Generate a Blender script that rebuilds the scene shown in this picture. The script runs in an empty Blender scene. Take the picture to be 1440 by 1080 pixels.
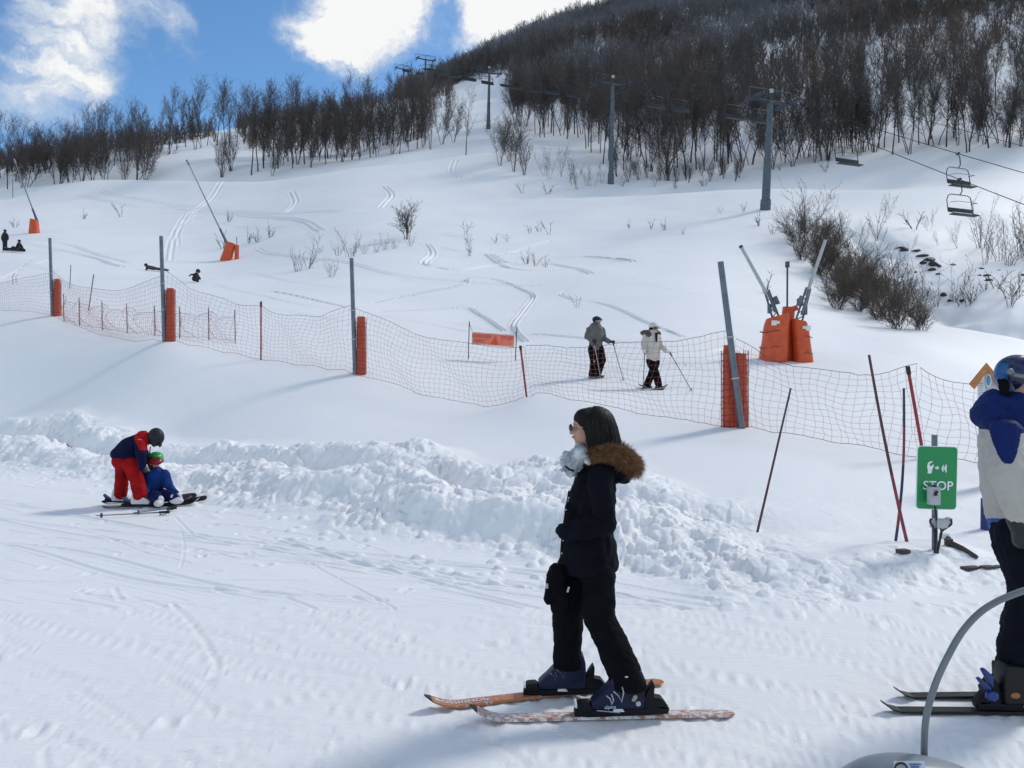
import bpy, bmesh, math, random, time
import numpy as np
from mathutils import Vector, Matrix
T0 = time.time()
rng = random.Random(7)
nrng = np.random.default_rng(7)
S = bpy.context.scene
COL = S.collection
F = 1100.0          # focal length in photo pixels (1440 wide)
EYE = 1.75

# ------------------------------------------------------------------ materials
def new_mat(name):
    m = bpy.data.materials.new(name); m.use_nodes = True
    nt = m.node_tree
    return m, nt, nt.nodes['Principled BSDF']

def noise(nt, scale, detail=4, rough=.55, stretch=None, coord='Object'):
    tc = nt.nodes.new('ShaderNodeTexCoord')
    n = nt.nodes.new('ShaderNodeTexNoise')
    n.inputs['Scale'].default_value = scale; n.inputs['Detail'].default_value = detail
    n.inputs['Roughness'].default_value = rough
    if stretch:
        mp = nt.nodes.new('ShaderNodeMapping'); mp.inputs['Scale'].default_value = stretch[:3]
        if len(stretch) > 3: mp.inputs['Rotation'].default_value = (0, 0, stretch[3])
        nt.links.new(tc.outputs[coord], mp.inputs[0]); nt.links.new(mp.outputs[0], n.inputs['Vector'])
    else:
        nt.links.new(tc.outputs[coord], n.inputs['Vector'])
    return n

def ramp(nt, src, stops):
    r = nt.nodes.new('ShaderNodeValToRGB'); cr = r.color_ramp
    while len(cr.elements) < len(stops): cr.elements.new(.5)
    for e, (p, c) in zip(cr.elements, stops):
        e.position = p; e.color = (*c, 1) if len(c) == 3 else c
    nt.links.new(src, r.inputs[0]); return r

def mat(name, col, rough=.6, metal=0, var=.18, scale=8, bump=0, bscale=60, stretch=None, spec=.5, col2=None, sheen=0):
    m, nt, b = new_mat(name)
    n = noise(nt, scale, 5, .6, stretch)
    c2 = col2 or tuple(min(1, c * (1 + var)) for c in col)
    c1 = tuple(c * (1 - var) for c in col) if not col2 else col
    r = ramp(nt, n.outputs['Fac'], [(.35, c1), (.65, c2)])
    nt.links.new(r.outputs[0], b.inputs['Base Color'])
    b.inputs['Roughness'].default_value = rough; b.inputs['Metallic'].default_value = metal
    b.inputs['Specular IOR Level'].default_value = spec
    if sheen: b.inputs['Sheen Weight'].default_value = sheen
    if bump:
        n2 = noise(nt, bscale, 4, .6, stretch)
        bp = nt.nodes.new('ShaderNodeBump'); bp.inputs['Strength'].default_value = bump
        bp.inputs['Distance'].default_value = .01
        nt.links.new(n2.outputs['Fac'], bp.inputs['Height']); nt.links.new(bp.outputs[0], b.inputs['Normal'])
    return m

# ------------------------------------------------------------------ objects
def tag(o, label=None, cat=None, group=None, kind=None):
    if label: o['label'] = label
    if cat: o['category'] = cat
    if group: o['group'] = group
    if kind: o['kind'] = kind
    return o

def empty(name, loc, label=None, cat=None, group=None, rz=0):
    o = bpy.data.objects.new(name, None); COL.objects.link(o)
    o.empty_display_size = .2
    o.location = loc; o.rotation_euler = (0, 0, rz)
    tag(o, label, cat, group); return o

def raw_mesh(name, V, Fc, smooth=True):
    me = bpy.data.meshes.new(name)
    me.from_pydata([tuple(v) for v in V], [], Fc)
    if smooth: me.polygons.foreach_set('use_smooth', [True] * len(me.polygons))
    me.update(); return me

def wloc(o):
    v = Vector((0, 0, 0))
    while o is not None:
        v = v + o.location; o = o.parent
    return v

def fast_mesh(name, V, Fa, smooth=False, midx=None):
    """V (n,3) array, Fa (m,3 or 4) int array"""
    me = bpy.data.meshes.new(name)
    V = np.asarray(V, np.float32); Fa = np.asarray(Fa, np.int32)
    k = Fa.shape[1]; m = len(Fa)
    me.vertices.add(len(V)); me.vertices.foreach_set('co', V.ravel())
    me.loops.add(m * k); me.loops.foreach_set('vertex_index', Fa.ravel())
    me.polygons.add(m); me.polygons.foreach_set('loop_start', np.arange(0, m * k, k, dtype=np.int32))
    me.polygons.foreach_set('loop_total', np.full(m, k, np.int32))
    if smooth: me.polygons.foreach_set('use_smooth', np.ones(m, bool))
    me.update(calc_edges=True); return me

class MB:
    """collects shapes (world coordinates) into one mesh object"""
    def __init__(s): s.V = []; s.F = []; s.M = []
    def add(s, V, Fc, mi=0):
        o = len(s.V); s.V += [Vector(v) for v in V]
        s.F += [tuple(i + o for i in f) for f in Fc]; s.M += [mi] * len(Fc); return s
    def tube(s, pts, r, n=8, mi=0, caps=True, flat=1, up=None):
        pts = [Vector(p) for p in pts]
        rs = r if isinstance(r, (list, tuple)) else [r] * len(pts)
        V = []; Fc = []; prev = None
        for i, p in enumerate(pts):
            d = (pts[min(i + 1, len(pts) - 1)] - pts[max(i - 1, 0)])
            d = d.normalized() if d.length > 1e-9 else Vector((0, 0, 1))
            if prev is None:
                a = Vector(up) if up else (Vector((0, 0, 1)) if abs(d.z) < .9 else Vector((1, 0, 0)))
            else: a = prev
            x = (a - d * a.dot(d)); x = x.normalized() if x.length > 1e-6 else d.orthogonal().normalized()
            prev = x; y = d.cross(x)
            for k in range(n):
                t = 2 * math.pi * k / n
                V.append(p + x * (math.cos(t) * rs[i] * flat) + y * (math.sin(t) * rs[i]))
        for i in range(len(pts) - 1):
            for k in range(n):
                a = i * n + k; b = i * n + (k + 1) % n
                Fc.append((a, b, b + n, a + n))
        if caps:
            Fc.append(tuple(range(n))[::-1]); Fc.append(tuple(range((len(pts) - 1) * n, len(pts) * n)))
        return s.add(V, Fc, mi)
    def box(s, c, size, rot=None, mi=0, bev=.12):
        """chamfered box; rot = Matrix 3x3"""
        bm = bmesh.new(); bmesh.ops.create_cube(bm, size=1)
        for v in bm.verts: v.co = Vector((v.co.x * size[0], v.co.y * size[1], v.co.z * size[2]))
        if bev:
            bmesh.ops.bevel(bm, geom=bm.edges[:], offset=min(size) * bev, segments=2, affect='EDGES', profile=.5)
        R = rot or Matrix.Identity(3)
        V = [R @ v.co + Vector(c) for v in bm.verts]
        bm.verts.index_update()
        Fc = [tuple(v.index for v in f.verts) for f in bm.faces]; bm.free()
        return s.add(V, Fc, mi)
    def ell(s, c, r, rot=None, n=16, m=10, mi=0):
        V = []; Fc = []; R = rot or Matrix.Identity(3); c = Vector(c)
        for j in range(m + 1):
            ph = math.pi * j / m
            for i in range(n):
                th = 2 * math.pi * i / n
                V.append(c + R @ Vector((r[0] * math.sin(ph) * math.cos(th), r[1] * math.sin(ph) * math.sin(th), r[2] * math.cos(ph))))
        for j in range(m):
            for i in range(n):
                a = j * n + i; b = j * n + (i + 1) % n
                Fc.append((a, a + n, b + n, b))
        return s.add(V, Fc, mi)
    def prism(s, poly, o, ax, ay, az, t, mi=0):
        """polygon (list of (u,v)) in plane (ax,ay) at o extruded by t along az"""
        o = Vector(o); ax = Vector(ax); ay = Vector(ay); az = Vector(az); n = len(poly)
        V = [o + ax * u + ay * v for u, v in poly] + [o + ax * u + ay * v + az * t for u, v in poly]
        Fc = [tuple(range(n))[::-1], tuple(range(n, 2 * n))] + [(i, (i + 1) % n, (i + 1) % n + n, i + n) for i in range(n)]
        return s.add(V, Fc, mi)
    def build(s, name, mats, parent=None, smooth=True, ang=40, origin=None):
        if not isinstance(mats, (list, tuple)): mats = [mats]
        off = wloc(parent) if parent else (Vector(origin) if origin is not None else Vector((0, 0, 0)))
        V = [v - off for v in s.V]
        me = bpy.data.meshes.new(name); me.from_pydata(V, [], s.F)
        for m in mats: me.materials.append(m)
        me.polygons.foreach_set('material_index', s.M)
        me.update()
        if smooth:
            me.polygons.foreach_set('use_smooth', [True] * len(me.polygons))
            try: me.set_sharp_from_angle(angle=math.radians(ang))
            except Exception: pass
        o = bpy.data.objects.new(name, me); COL.objects.link(o); o.parent = parent
        if not parent: o.location = off
        return o

def link(name, me, m, parent=None):
    o = bpy.data.objects.new(name, me); COL.objects.link(o); o.parent = parent
    for q in (m if isinstance(m, (list, tuple)) else [m]):
        if q and q.name not in [x.name for x in me.materials if x]: me.materials.append(q)
    return o

# voxel-fused organic shapes -------------------------------------------------
def capsule_geo(p0, p1, r0, r1, w=1.0, side=(0, 1, 0), n=16, m=6):
    """tapered capsule, w widens it along `side`"""
    p0 = Vector(p0); p1 = Vector(p1); d = p1 - p0; L = d.length
    d = d.normalized() if L > 1e-6 else Vector((0, 0, 1))
    sd = Vector(side); sd = sd - d * sd.dot(d)
    sd = sd.normalized() if sd.length > 1e-4 else d.orthogonal().normalized()
    x = d.cross(sd); V = []; Fc = []; rows = []
    for j in range(1, m + 1):
        a = math.pi / 2 * (1 - j / m); rows.append((p0 - d * (r0 * math.sin(a)), r0 * math.cos(a)))
    for j in range(0, m):
        a = math.pi / 2 * (j / m); rows.append((p1 + d * (r1 * math.sin(a)), r1 * math.cos(a)))
    V.append(p0 - d * r0)
    for c, r in rows:
        for k in range(n):
            t = 2 * math.pi * k / n
            V.append(c + sd * (math.cos(t) * r * w) + x * (math.sin(t) * r))
    V.append(p1 + d * r1); N = len(V) - 1
    for k in range(n): Fc.append((0, 1 + (k + 1) % n, 1 + k))
    for j in range(len(rows) - 1):
        for k in range(n):
            a = 1 + j * n + k; b = 1 + j * n + (k + 1) % n
            Fc.append((a, b, b + n, a + n))
    a = 1 + (len(rows) - 1) * n
    for k in range(n): Fc.append((N, a + k, a + (k + 1) % n))
    return V, Fc

_dtex = {}
def clouds_tex(scale, depth=3):
    k = (scale, depth)
    if k not in _dtex:
        t = bpy.data.textures.new('wrinkle_noise', 'CLOUDS'); t.noise_scale = scale; t.noise_depth = depth; _dtex[k] = t
    return _dtex[k]

def blob(name, prims, m, parent, voxel=.01, smooth=4, disp=0, dscale=.08, zone=None, cut=None):
    V = []; Fc = []
    for p in prims:
        if p[0] == 'c': v, f = capsule_geo(*p[1:])
        else:
            b = MB().ell(p[1], p[2], p[3] if len(p) > 3 else None, 20, 14); v, f = b.V, b.F
        o = len(V); V += list(v); Fc += [tuple(i + o for i in q) for q in f]
    off = wloc(parent) if parent else Vector((0, 0, 0))
    me = bpy.data.meshes.new('tmp'); me.from_pydata([Vector(v) - off for v in V], [], Fc)
    bm = bmesh.new(); bm.from_mesh(me); bmesh.ops.remove_doubles(bm, verts=bm.verts, dist=1e-6)
    bmesh.ops.recalc_face_normals(bm, faces=bm.faces); bm.to_mesh(me); bm.free()
    t = bpy.data.objects.new('tmp', me); COL.objects.link(t)
    r = t.modifiers.new('r', 'REMESH'); r.mode = 'VOXEL'; r.voxel_size = voxel; r.use_smooth_shade = True
    if smooth:
        s_ = t.modifiers.new('s', 'SMOOTH'); s_.iterations = smooth; s_.factor = .5
    if disp:
        d = t.modifiers.new('d', 'DISPLACE'); d.texture = clouds_tex(dscale); d.strength = disp; d.mid_level = .5
        d2 = t.modifiers.new('d2', 'DISPLACE'); d2.texture = clouds_tex(dscale * .35); d2.strength = disp * .4; d2.mid_level = .5
    dg = bpy.context.evaluated_depsgraph_get(); dg.update()
    me2 = bpy.data.meshes.new_from_object(t.evaluated_get(dg), depsgraph=dg)
    bpy.data.objects.remove(t); bpy.data.meshes.remove(me)
    me2.name = name
    if cut:
        bm = bmesh.new(); bm.from_mesh(me2)
        for co, no in cut:
            bmesh.ops.bisect_plane(bm, geom=bm.verts[:] + bm.edges[:] + bm.faces[:], plane_co=Vector(co) - off, plane_no=no, clear_outer=True)
        bm.to_mesh(me2); bm.free()
    ms = m if isinstance(m, (list, tuple)) else [m]
    me2.materials.clear()
    for q in ms: me2.materials.append(q)
    if zone:
        for p in me2.polygons: p.material_index = zone(p.center + off)
    me2.polygons.foreach_set('use_smooth', [True] * len(me2.polygons))
    o = bpy.data.objects.new(name, me2); COL.objects.link(o); o.parent = parent
    return o

def text_geo(body, size, font=None):
    cu = bpy.data.curves.new('t', 'FONT'); cu.body = body; cu.size = size; cu.align_x = 'CENTER'; cu.align_y = 'CENTER'
    cu.resolution_u = 3; cu.offset = size * .012
    t = bpy.data.objects.new('t', cu); COL.objects.link(t)
    dg = bpy.context.evaluated_depsgraph_get(); dg.update()
    me = bpy.data.meshes.new_from_object(t.evaluated_get(dg)); 
    V = [v.co.copy() for v in me.vertices]; Fc = [tuple(p.vertices) for p in me.polygons]
    bpy.data.objects.remove(t); bpy.data.meshes.remove(me); return V, Fc

# ------------------------------------------------------------------ terrain
def vnoise(x, y, seed=0):
    """gradient noise, arrays -> about [-1,1]"""
    xi = np.floor(x).astype(np.int64); yi = np.floor(y).astype(np.int64); xf = x - xi; yf = y - yi
    def g(ix, iy):
        h = (ix * 374761393 + iy * 668265263 + seed * 1442695041) & 0xffffffff
        h = ((h ^ (h >> 13)) * 1274126177) & 0xffffffff; h = h ^ (h >> 16)
        a = (h & 0xffff) / 65536. * 2 * np.pi
        return np.cos(a), np.sin(a)
    u = xf * xf * xf * (xf * (xf * 6 - 15) + 10); v = yf * yf * yf * (yf * (yf * 6 - 15) + 10)
    def d(ix, iy, fx, fy):
        a, b = g(ix, iy); return a * fx + b * fy
    n00 = d(xi, yi, xf, yf); n10 = d(xi + 1, yi, xf - 1, yf); n01 = d(xi, yi + 1, xf, yf - 1); n11 = d(xi + 1, yi + 1, xf - 1, yf - 1)
    return ((n00 * (1 - u) + n10 * u) * (1 - v) + (n01 * (1 - u) + n11 * u) * v) * 1.5

def worley(x, y, seed=0):
    xi = np.floor(x).astype(np.int64); yi = np.floor(y).astype(np.int64)
    best = np.full(x.shape, 9.); rv = np.zeros(x.shape)
    for i in (-1, 0, 1):
        for j in (-1, 0, 1):
            a = xi + i; b = yi + j
            h = (a * 374761393 + b * 668265263 + seed * 97531) & 0xffffffff
            h = ((h ^ (h >> 13)) * 1274126177) & 0xffffffff; h = h ^ (h >> 16)
            px = a + (h & 0xffff) / 65536.; py = b + ((h >> 8) & 0xffff) / 65536.
            dd = (px - x) ** 2 + (py - y) ** 2
            m = dd < best; rv = np.where(m, ((h >> 5) & 0xff) / 255., rv); best = np.where(m, dd, best)
    return np.sqrt(best), rv

PXS = [-300, 0, 240, 500, 720, 960, 1200, 1440, 1750]
ZR = {  # depth: heights in metres
 1.5: [0] * 9, 3: [0] * 9, 5: [0] * 9, 7.5: [0] * 9,
 11: [0, 0, 0, .2, .36, .5, .42, .24, .2],
 14: [0, 0, .05, .5, .72, .9, .78, .7, .65],
 18: [0, .15, .62, 1.25, 1.3, 1.4, 1.35, 1.1, .95],
}
PR = {  # depth: photo rows of the ground
 24: [545, 528, 476, 490, 506, 506, 515, 540, 560],
 30: [470, 446, 452, 457, 474, 458, 490, 527, 560],
 42: [430, 408, 408, 402, 412, 402, 445, 468, 470],
 55: [395, 376, 384, 364, 374, 362, 388, 402, 390],
 78: [350, 332, 347, 308, 315, 305, 300, 300, 290],
 100: [305, 298, 300, 268, 270, 266, 245, 215, 190],
 120: [285, 279, 258, 237, 216, 232, 202, 165, 140],
 150: [250, 243, 212, 212, 188, 165, 145, 95, 60],
 200: [240, 238, 190, 158, 135, 88, 65, 10, -20],
 300: [275, 275, 250, 165, 62, -15, -70, -150, -200],
 500: [390, 390, 380, 310, 210, 60, -40, -150, -250],
 900: [460, 460, 455, 420, 380, 300, 250, 200, 150],
}
cu, ct, cw = [], [], []
for Y, zs in ZR.items():
    for p, z in zip(PXS, zs): cu.append((p - 720) / F); ct.append(math.log(Y)); cw.append(z / Y)
for Y, ps in PR.items():
    for p, q in zip(PXS, ps):
        cu.append((p - 720) / F); ct.append(math.log(Y)); cw.append(EYE / Y + (540 - q) / F)
EXTRA = [(1040, 602, 14.1), (500, 525, 20.4), (232, 478, 22.6), (72, 447, 29.5), (740, 557, 17.5), (850, 530, 21.5),
         (920, 546, 20), (1100, 506, 26), (1090, 297, 78), (860, 258, 108), (685, 181, 155), (607, 142, 200), (320, 365, 70),
         (50, 325, 80), (1290, 480, 33), (1340, 385, 60), (1240, 345, 64), (1440, 440, 50), (640, 112, 260), (850, 22, 330)]
for p, q, Y in EXTRA: cu.append((p - 720) / F); ct.append(math.log(Y)); cw.append(EYE / Y + (540 - q) / F)
cu = np.array(cu); ct = np.array(ct); cw = np.array(cw)
def _ker(d2): return np.where(d2 > 1e-12, d2 * np.log(np.maximum(d2, 1e-12)), 0)
TS = .62
def _phi(u, t, kk=None): return _ker((u[:, None] - cu[None]) ** 2 + ((t[:, None] - ct[None]) * TS) ** 2)
N_ = len(cu); A = np.zeros((N_ + 3, N_ + 3)); A[:N_, :N_] = _phi(cu, ct) + np.eye(N_) * 2e-4
A[:N_, N_] = 1; A[:N_, N_ + 1] = cu; A[:N_, N_ + 2] = ct; A[N_:, :N_] = A[:N_, N_:].T
wsol = np.linalg.solve(A, np.concatenate([cw, [0, 0, 0]]))
# tabulate, then interpolate with cubic precision by dense table
TU = np.linspace(-1.0, 1.0, 241); TT = np.linspace(math.log(1.5), math.log(900), 421)
gu, gt = np.meshgrid(TU, TT); fu = gu.ravel(); ft = gt.ravel(); TW = np.zeros(len(fu))
for i in range(0, len(fu), 20000):
    TW[i:i + 20000] = _phi(fu[i:i + 20000], ft[i:i + 20000]) @ wsol[:N_] + wsol[N_] + wsol[N_ + 1] * fu[i:i + 20000] + wsol[N_ + 2] * ft[i:i + 20000]
TW = TW.reshape(gu.shape)
def tabw(u, t):
    a = np.clip((u - TU[0]) / (TU[1] - TU[0]), 1, len(TU) - 3.001); b = np.clip((t - TT[0]) / (TT[1] - TT[0]), 1, len(TT) - 3.001)
    i = a.astype(int); j = b.astype(int); a = a - i; b = b - j
    def cr(t): return (-.5 * t + t * t - .5 * t ** 3, 1 - 2.5 * t * t + 1.5 * t ** 3, .5 * t + 2 * t * t - 1.5 * t ** 3, -.5 * t * t + .5 * t ** 3)
    wa = cr(a); wb = cr(b); out = 0
    for m in range(4):
        row = 0
        for n in range(4): row = row + wa[n] * TW[j + m - 1, i + n - 1]
        out = out + wb[m] * row
    return out

def sstep(a, b, x):
    t = np.clip((x - a) / (b - a), 0, 1); return t * t * (3 - 2 * t)

# line of the bank's foot (world x, y), from far left to right
def pw(px, py, Y): return ((px - 720) / F * Y, Y, EYE + (540 - py) / F * Y)
BANK = [(-300, 21), (0, 17.3), (150, 14.2), (300, 11.9), (480, 9.75), (620, 8.3), (860, 7.35), (1000, 6.85), (1100, 6.5), (1250, 6.55), (1400, 6.75), (1750, 7.2)]
BX = np.array([(p - 720) / F * y for p, y in BANK]); BY = np.array([y for p, y in BANK])
BSX = np.linspace(-30, 30, 1201); _by = np.interp(BSX, BX, BY, left=None)
_by = np.where(BSX < BX[0], BY[0] + (BX[0] - BSX) * .8, _by)
_k = np.exp(-(np.arange(-20, 21) / 9.) ** 2); _k /= _k.sum(); _by = np.convolve(np.pad(_by, 20, 'edge'), _k, 'valid')
_bc = 1 / np.sqrt(1 + np.gradient(_by, BSX) ** 2)
def bank_d(X, Y):
    d = (Y - np.interp(X, BSX, _by)) * np.interp(X, BSX, _bc)
    return np.where(d > 0, d * np.interp(X, [-9, -6, -2, .5], [1.75, 1.55, 1.25, 1.0]), d), np.interp(X, BX, np.arange(len(BX)))
AMP = np.array([.7, .75, .62, .78, .95, .95, .9, .85, .66, .4, .2, .1])
GUL = [(1215, 68), (1262, 58), (1330, 50), (1440, 45), (1600, 40), (1800, 36)]
GX = np.array([(p - 720) / F * y for p, y in GUL]); GY = np.array([y for p, y in GUL])

def base_h(X, Y):
    Yc = np.maximum(Y, 1.5); u = np.clip(X / Yc, -.98, .98); w = tabw(u, np.log(np.minimum(Yc, 890)))
    return w * Yc * sstep(6.0, 9.5, Y)

def height(X, Y, fine=True):
    X = np.atleast_1d(np.asarray(X, float)); Y = np.atleast_1d(np.asarray(Y, float))
    z = base_h(X, Y)
    far = sstep(12, 60, Y)
    z = z + vnoise(X / 14, Y / 14, 3) * .35 * far + vnoise(X / 5, Y / 5, 4) * .07 * sstep(10, 30, Y) + vnoise(X / 45, Y / 45, 5) * 1.2 * sstep(90, 180, Y)
    # soft terrace edges that hide what lies just behind them
    u = X / np.maximum(Y, 1)
    yc = 119 + 6 * np.sin(u * 7); k = (Y - yc)
    z = z + sstep(.03, -.06, u) * (.9 * np.exp(-((k + 1) / 4) ** 2) - 1.5 * np.exp(-((k - 8) / 5) ** 2))
    yc2 = 89 + 5 * np.sin(u * 5 + 1); k = Y - yc2
    z = z + sstep(-.04, .03, u) * sstep(.6, .45, u) * (.5 * np.exp(-((k + 1) / 3) ** 2) - .8 * np.exp(-((k - 6) / 4) ** 2))
    # stream gully on the right
    best = np.full(X.shape, 1e9)
    for i in range(len(GX) - 1):
        ax, ay, bx, by = GX[i], GY[i], GX[i + 1], GY[i + 1]; dx, dy = bx - ax, by - ay
        t = np.clip(((X - ax) * dx + (Y - ay) * dy) / (dx * dx + dy * dy), 0, 1)
        best = np.minimum(best, np.hypot(ax + t * dx - X, ay + t * dy - Y))
    gm = np.exp(-(best / 3.2) ** 2); z = z - 2.0 * gm + gm * vnoise(X / 1.6, Y / 1.6, 8) * .5
    if fine:
        m = (Y > 5) & (Y < 28) & (np.abs(X) < 24)
        d = np.full(X.shape, -9.); al = np.zeros(X.shape)
        if m.any(): d[m], al[m] = bank_d(X[m], Y[m])
        b = m & (d > -1.6) & (d < 6.0)
        if b.any():
            x = X[b]; y = Y[b]; dd = d[b]; amp = np.interp(al[b], range(len(AMP)), AMP)
            wob = vnoise(x / 1.7, y / 1.7, 11) * .38 + vnoise(x / .6, y / .6, 12) * .14
            e = dd + wob
            top = .25 * (1 + .55 * vnoise(x / 1.3, y / 1.3, 13) + .2 * vnoise(x / .5, y / .5, 14))
            f1 = top * sstep(0, .85, e) * sstep(2.15, 1.15, e + .3 * vnoise(x / 1.1, y / 1.1, 15))
            f2 = np.interp(x, [-2, .5, 2], [.19, .14, .10]) * (1 + .55 * vnoise(x / 1.6 + 9, y / 1.6, 16)) * sstep(2.1, 2.9, e) * sstep(4.6, 3.0, e)
            body = sstep(-.1, .35, e) * sstep(4.2, 3.4, e)
            hh = (f1 + f2) * amp - .13 * np.exp(-((e - 2.15) / .33) ** 2) * sstep(.3, .7, amp)
            rough_ = sstep(-.5, .25, e) * sstep(3.9, 3.0, e) * (.06 + .94 * sstep(.38, .85, amp) * (.55 + .45 * sstep(-.3, .2, vnoise(x / 1.9, y / 1.9, 17))))
            rough_ = np.maximum(rough_, .55 * sstep(-.3, .15, e) * sstep(.95, .4, e) * sstep(.08, .3, amp))
            hh = hh + sstep(2.3, 3.6, x) * sstep(4.9, 4.2, x) * .16 * np.exp(-((e - .75) / .55) ** 2)
            cl = 0
            for sc, a_, sd in ((1.15, .13, 20), (.62, .11, 21), (.31, .10, 22), (.155, .07, 23), (.075, .034, 24)):
                f, rv = worley(x / sc + .15 * vnoise(x / .2, y / .2, sd), y / sc, sd)
                cl = cl + a_ * np.sqrt(np.maximum(0, 1 - f * f)) * (.35 + .9 * rv) - a_ * .45
            for sc, a_, sd in ((.62, .13, 61), (.27, .07, 62), (.13, .03, 63)):
                f, rv = worley(x / sc + .25 * vnoise(x / .3, y / .3, sd), y / sc * 1.3 + .25 * vnoise(x / .3, y / .3, sd + 5), sd)
                cl = cl + a_ * (rv - .5) * sstep(-.2, .3, vnoise(x / 1.4, y / 1.4, sd + 9))
            hh = hh + cl * rough_ * .92
            # scattered crumbs in front of the foot
            f, rv = worley(x / .16, y / .16, 31)
            cr_ = np.where(rv > .8, np.sqrt(np.maximum(0, .16 - f * f)), 0) * .1
            hh = hh + cr_ * sstep(-1.5, -.1, dd + .5 * wob) * sstep(.3, -.05, e) * np.interp(x, [1.6, 3.2], [1, .35])
            z[b] += hh
        nr = (Y < 14) & (Y > -9)
        if nr.any():
            x = X[nr]; y = Y[nr]
            ca, sa = math.cos(-.56), math.sin(-.56); p = x * ca + y * sa; q = -x * sa + y * ca
            fl = sstep(.2, -.4, d[nr]) 
            z[nr] += fl * (vnoise(p / 3.2, q / .9, 41) * .014 + vnoise(p / 1.6, q / .2, 42) * .003 + vnoise(x / .35, y / .35, 43) * .0009 * (1 + 2 * vnoise(x / 2.5, y / 2.5, 44))
                           + vnoise(p / .9, q / .075, 45) * .0016)
    return z

def hz(x, y): return float(height(x, y)[0])
def hit(px, py, y0=6., y1=420., step=1.01):
    """where the line of sight through a photo pixel meets the snow"""
    Y = [y0]
    while Y[-1] < y1: Y.append(Y[-1] * step)
    Y = np.array(Y); u = (px - 720) / F; g = height(u * Y, Y, False) - (EYE + (540 - py) / F * Y)
    k = np.where(g >= 0)[0]
    if len(k) == 0: return None
    i = k[0]
    if i == 0: y = Y[0]
    else: y = Y[i - 1] + (Y[i] - Y[i - 1]) * (-g[i - 1]) / (g[i] - g[i - 1])
    return (u * y, y, hz(u * y, y))
def W(px, py, Y): return Vector(pw(px, py, Y))

# grid: fan of columns, graded rows
s1 = np.linspace(-.62, .62, 1250)
ext = .62 + np.cumsum(np.linspace(.0015, .03, 60))
SC = np.concatenate([-ext[::-1], s1, ext]); 
def seg(a, b, n): return np.exp(np.linspace(math.log(a), math.log(b), n, endpoint=False))
RY = np.concatenate([seg(1.2, 9.5, 330), seg(9.5, 26, 560), seg(26, 128, 700), seg(128, 250, 90), seg(250, 904, 80), [904]]) - 4 + .6
# shift so rows start behind the viewer
XG = SC[None, :] * (RY[:, None] + 4.0) * 1.25; YG = np.repeat(RY[:, None], len(SC), 1)
nrow, ncol = XG.shape
ZG = np.zeros_like(XG)
for i in range(0, nrow, 60): ZG[i:i + 60] = height(XG[i:i + 60].ravel(), YG[i:i + 60].ravel()).reshape(XG[i:i + 60].shape)
print('terrain', nrow, ncol, round(time.time() - T0, 1))

def stamp(pts, width, depth, rim=.3, kind='v', base=0):
    """press a groove along a polyline of world points into the grid"""
    pts = np.array(pts, float)
    for i in range(len(pts) - 1):
        (ax, ay), (bx, by) = pts[i][:2], pts[i + 1][:2]
        pad = width * 2.2
        r0 = np.searchsorted(RY, min(ay, by) - pad); r1 = np.searchsorted(RY, max(ay, by) + pad)
        if r1 <= r0: continue
        sl = slice(r0, r1); sv = RY[sl]
        lo = (min(ax, bx) - pad) / ((sv + 4) * 1.25); hi = (max(ax, bx) + pad) / ((sv + 4) * 1.25)
        c0 = np.searchsorted(SC, lo.min()); c1 = np.searchsorted(SC, hi.max())
        if c1 <= c0: continue
        x = XG[sl, c0:c1]; y = YG[sl, c0:c1]; dx, dy = bx - ax, by - ay; L2 = dx * dx + dy * dy + 1e-9
        t = ((x - ax) * dx + (y - ay) * dy) / L2
        inside = (t >= 0) & (t < 1); tc = np.clip(t, 0, 1)
        d = np.hypot(ax + tc * dx - x, ay + tc * dy - y) / width
        g = -np.exp(-(d * 1.6) ** 2) + rim * np.exp(-((d - 1.25) * 2.6) ** 2)
        ZG[sl, c0:c1] += np.where(inside & (d < 2.2), g * depth, 0)

def smooth_line(p, n=8):
    p = [Vector(q) for q in p]; out = []
    for i in range(len(p) - 1):
        a = p[max(i - 1, 0)]; b = p[i]; c = p[i + 1]; d = p[min(i + 2, len(p) - 1)]
        for k in range(n):
            t = k / n
            out.append(.5 * ((2 * b) + (c - a) * t + (2 * a - 5 * b + 4 * c - d) * t * t + (3 * b - a - 3 * c + d) * t ** 3))
    return out + [p[-1]]

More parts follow.
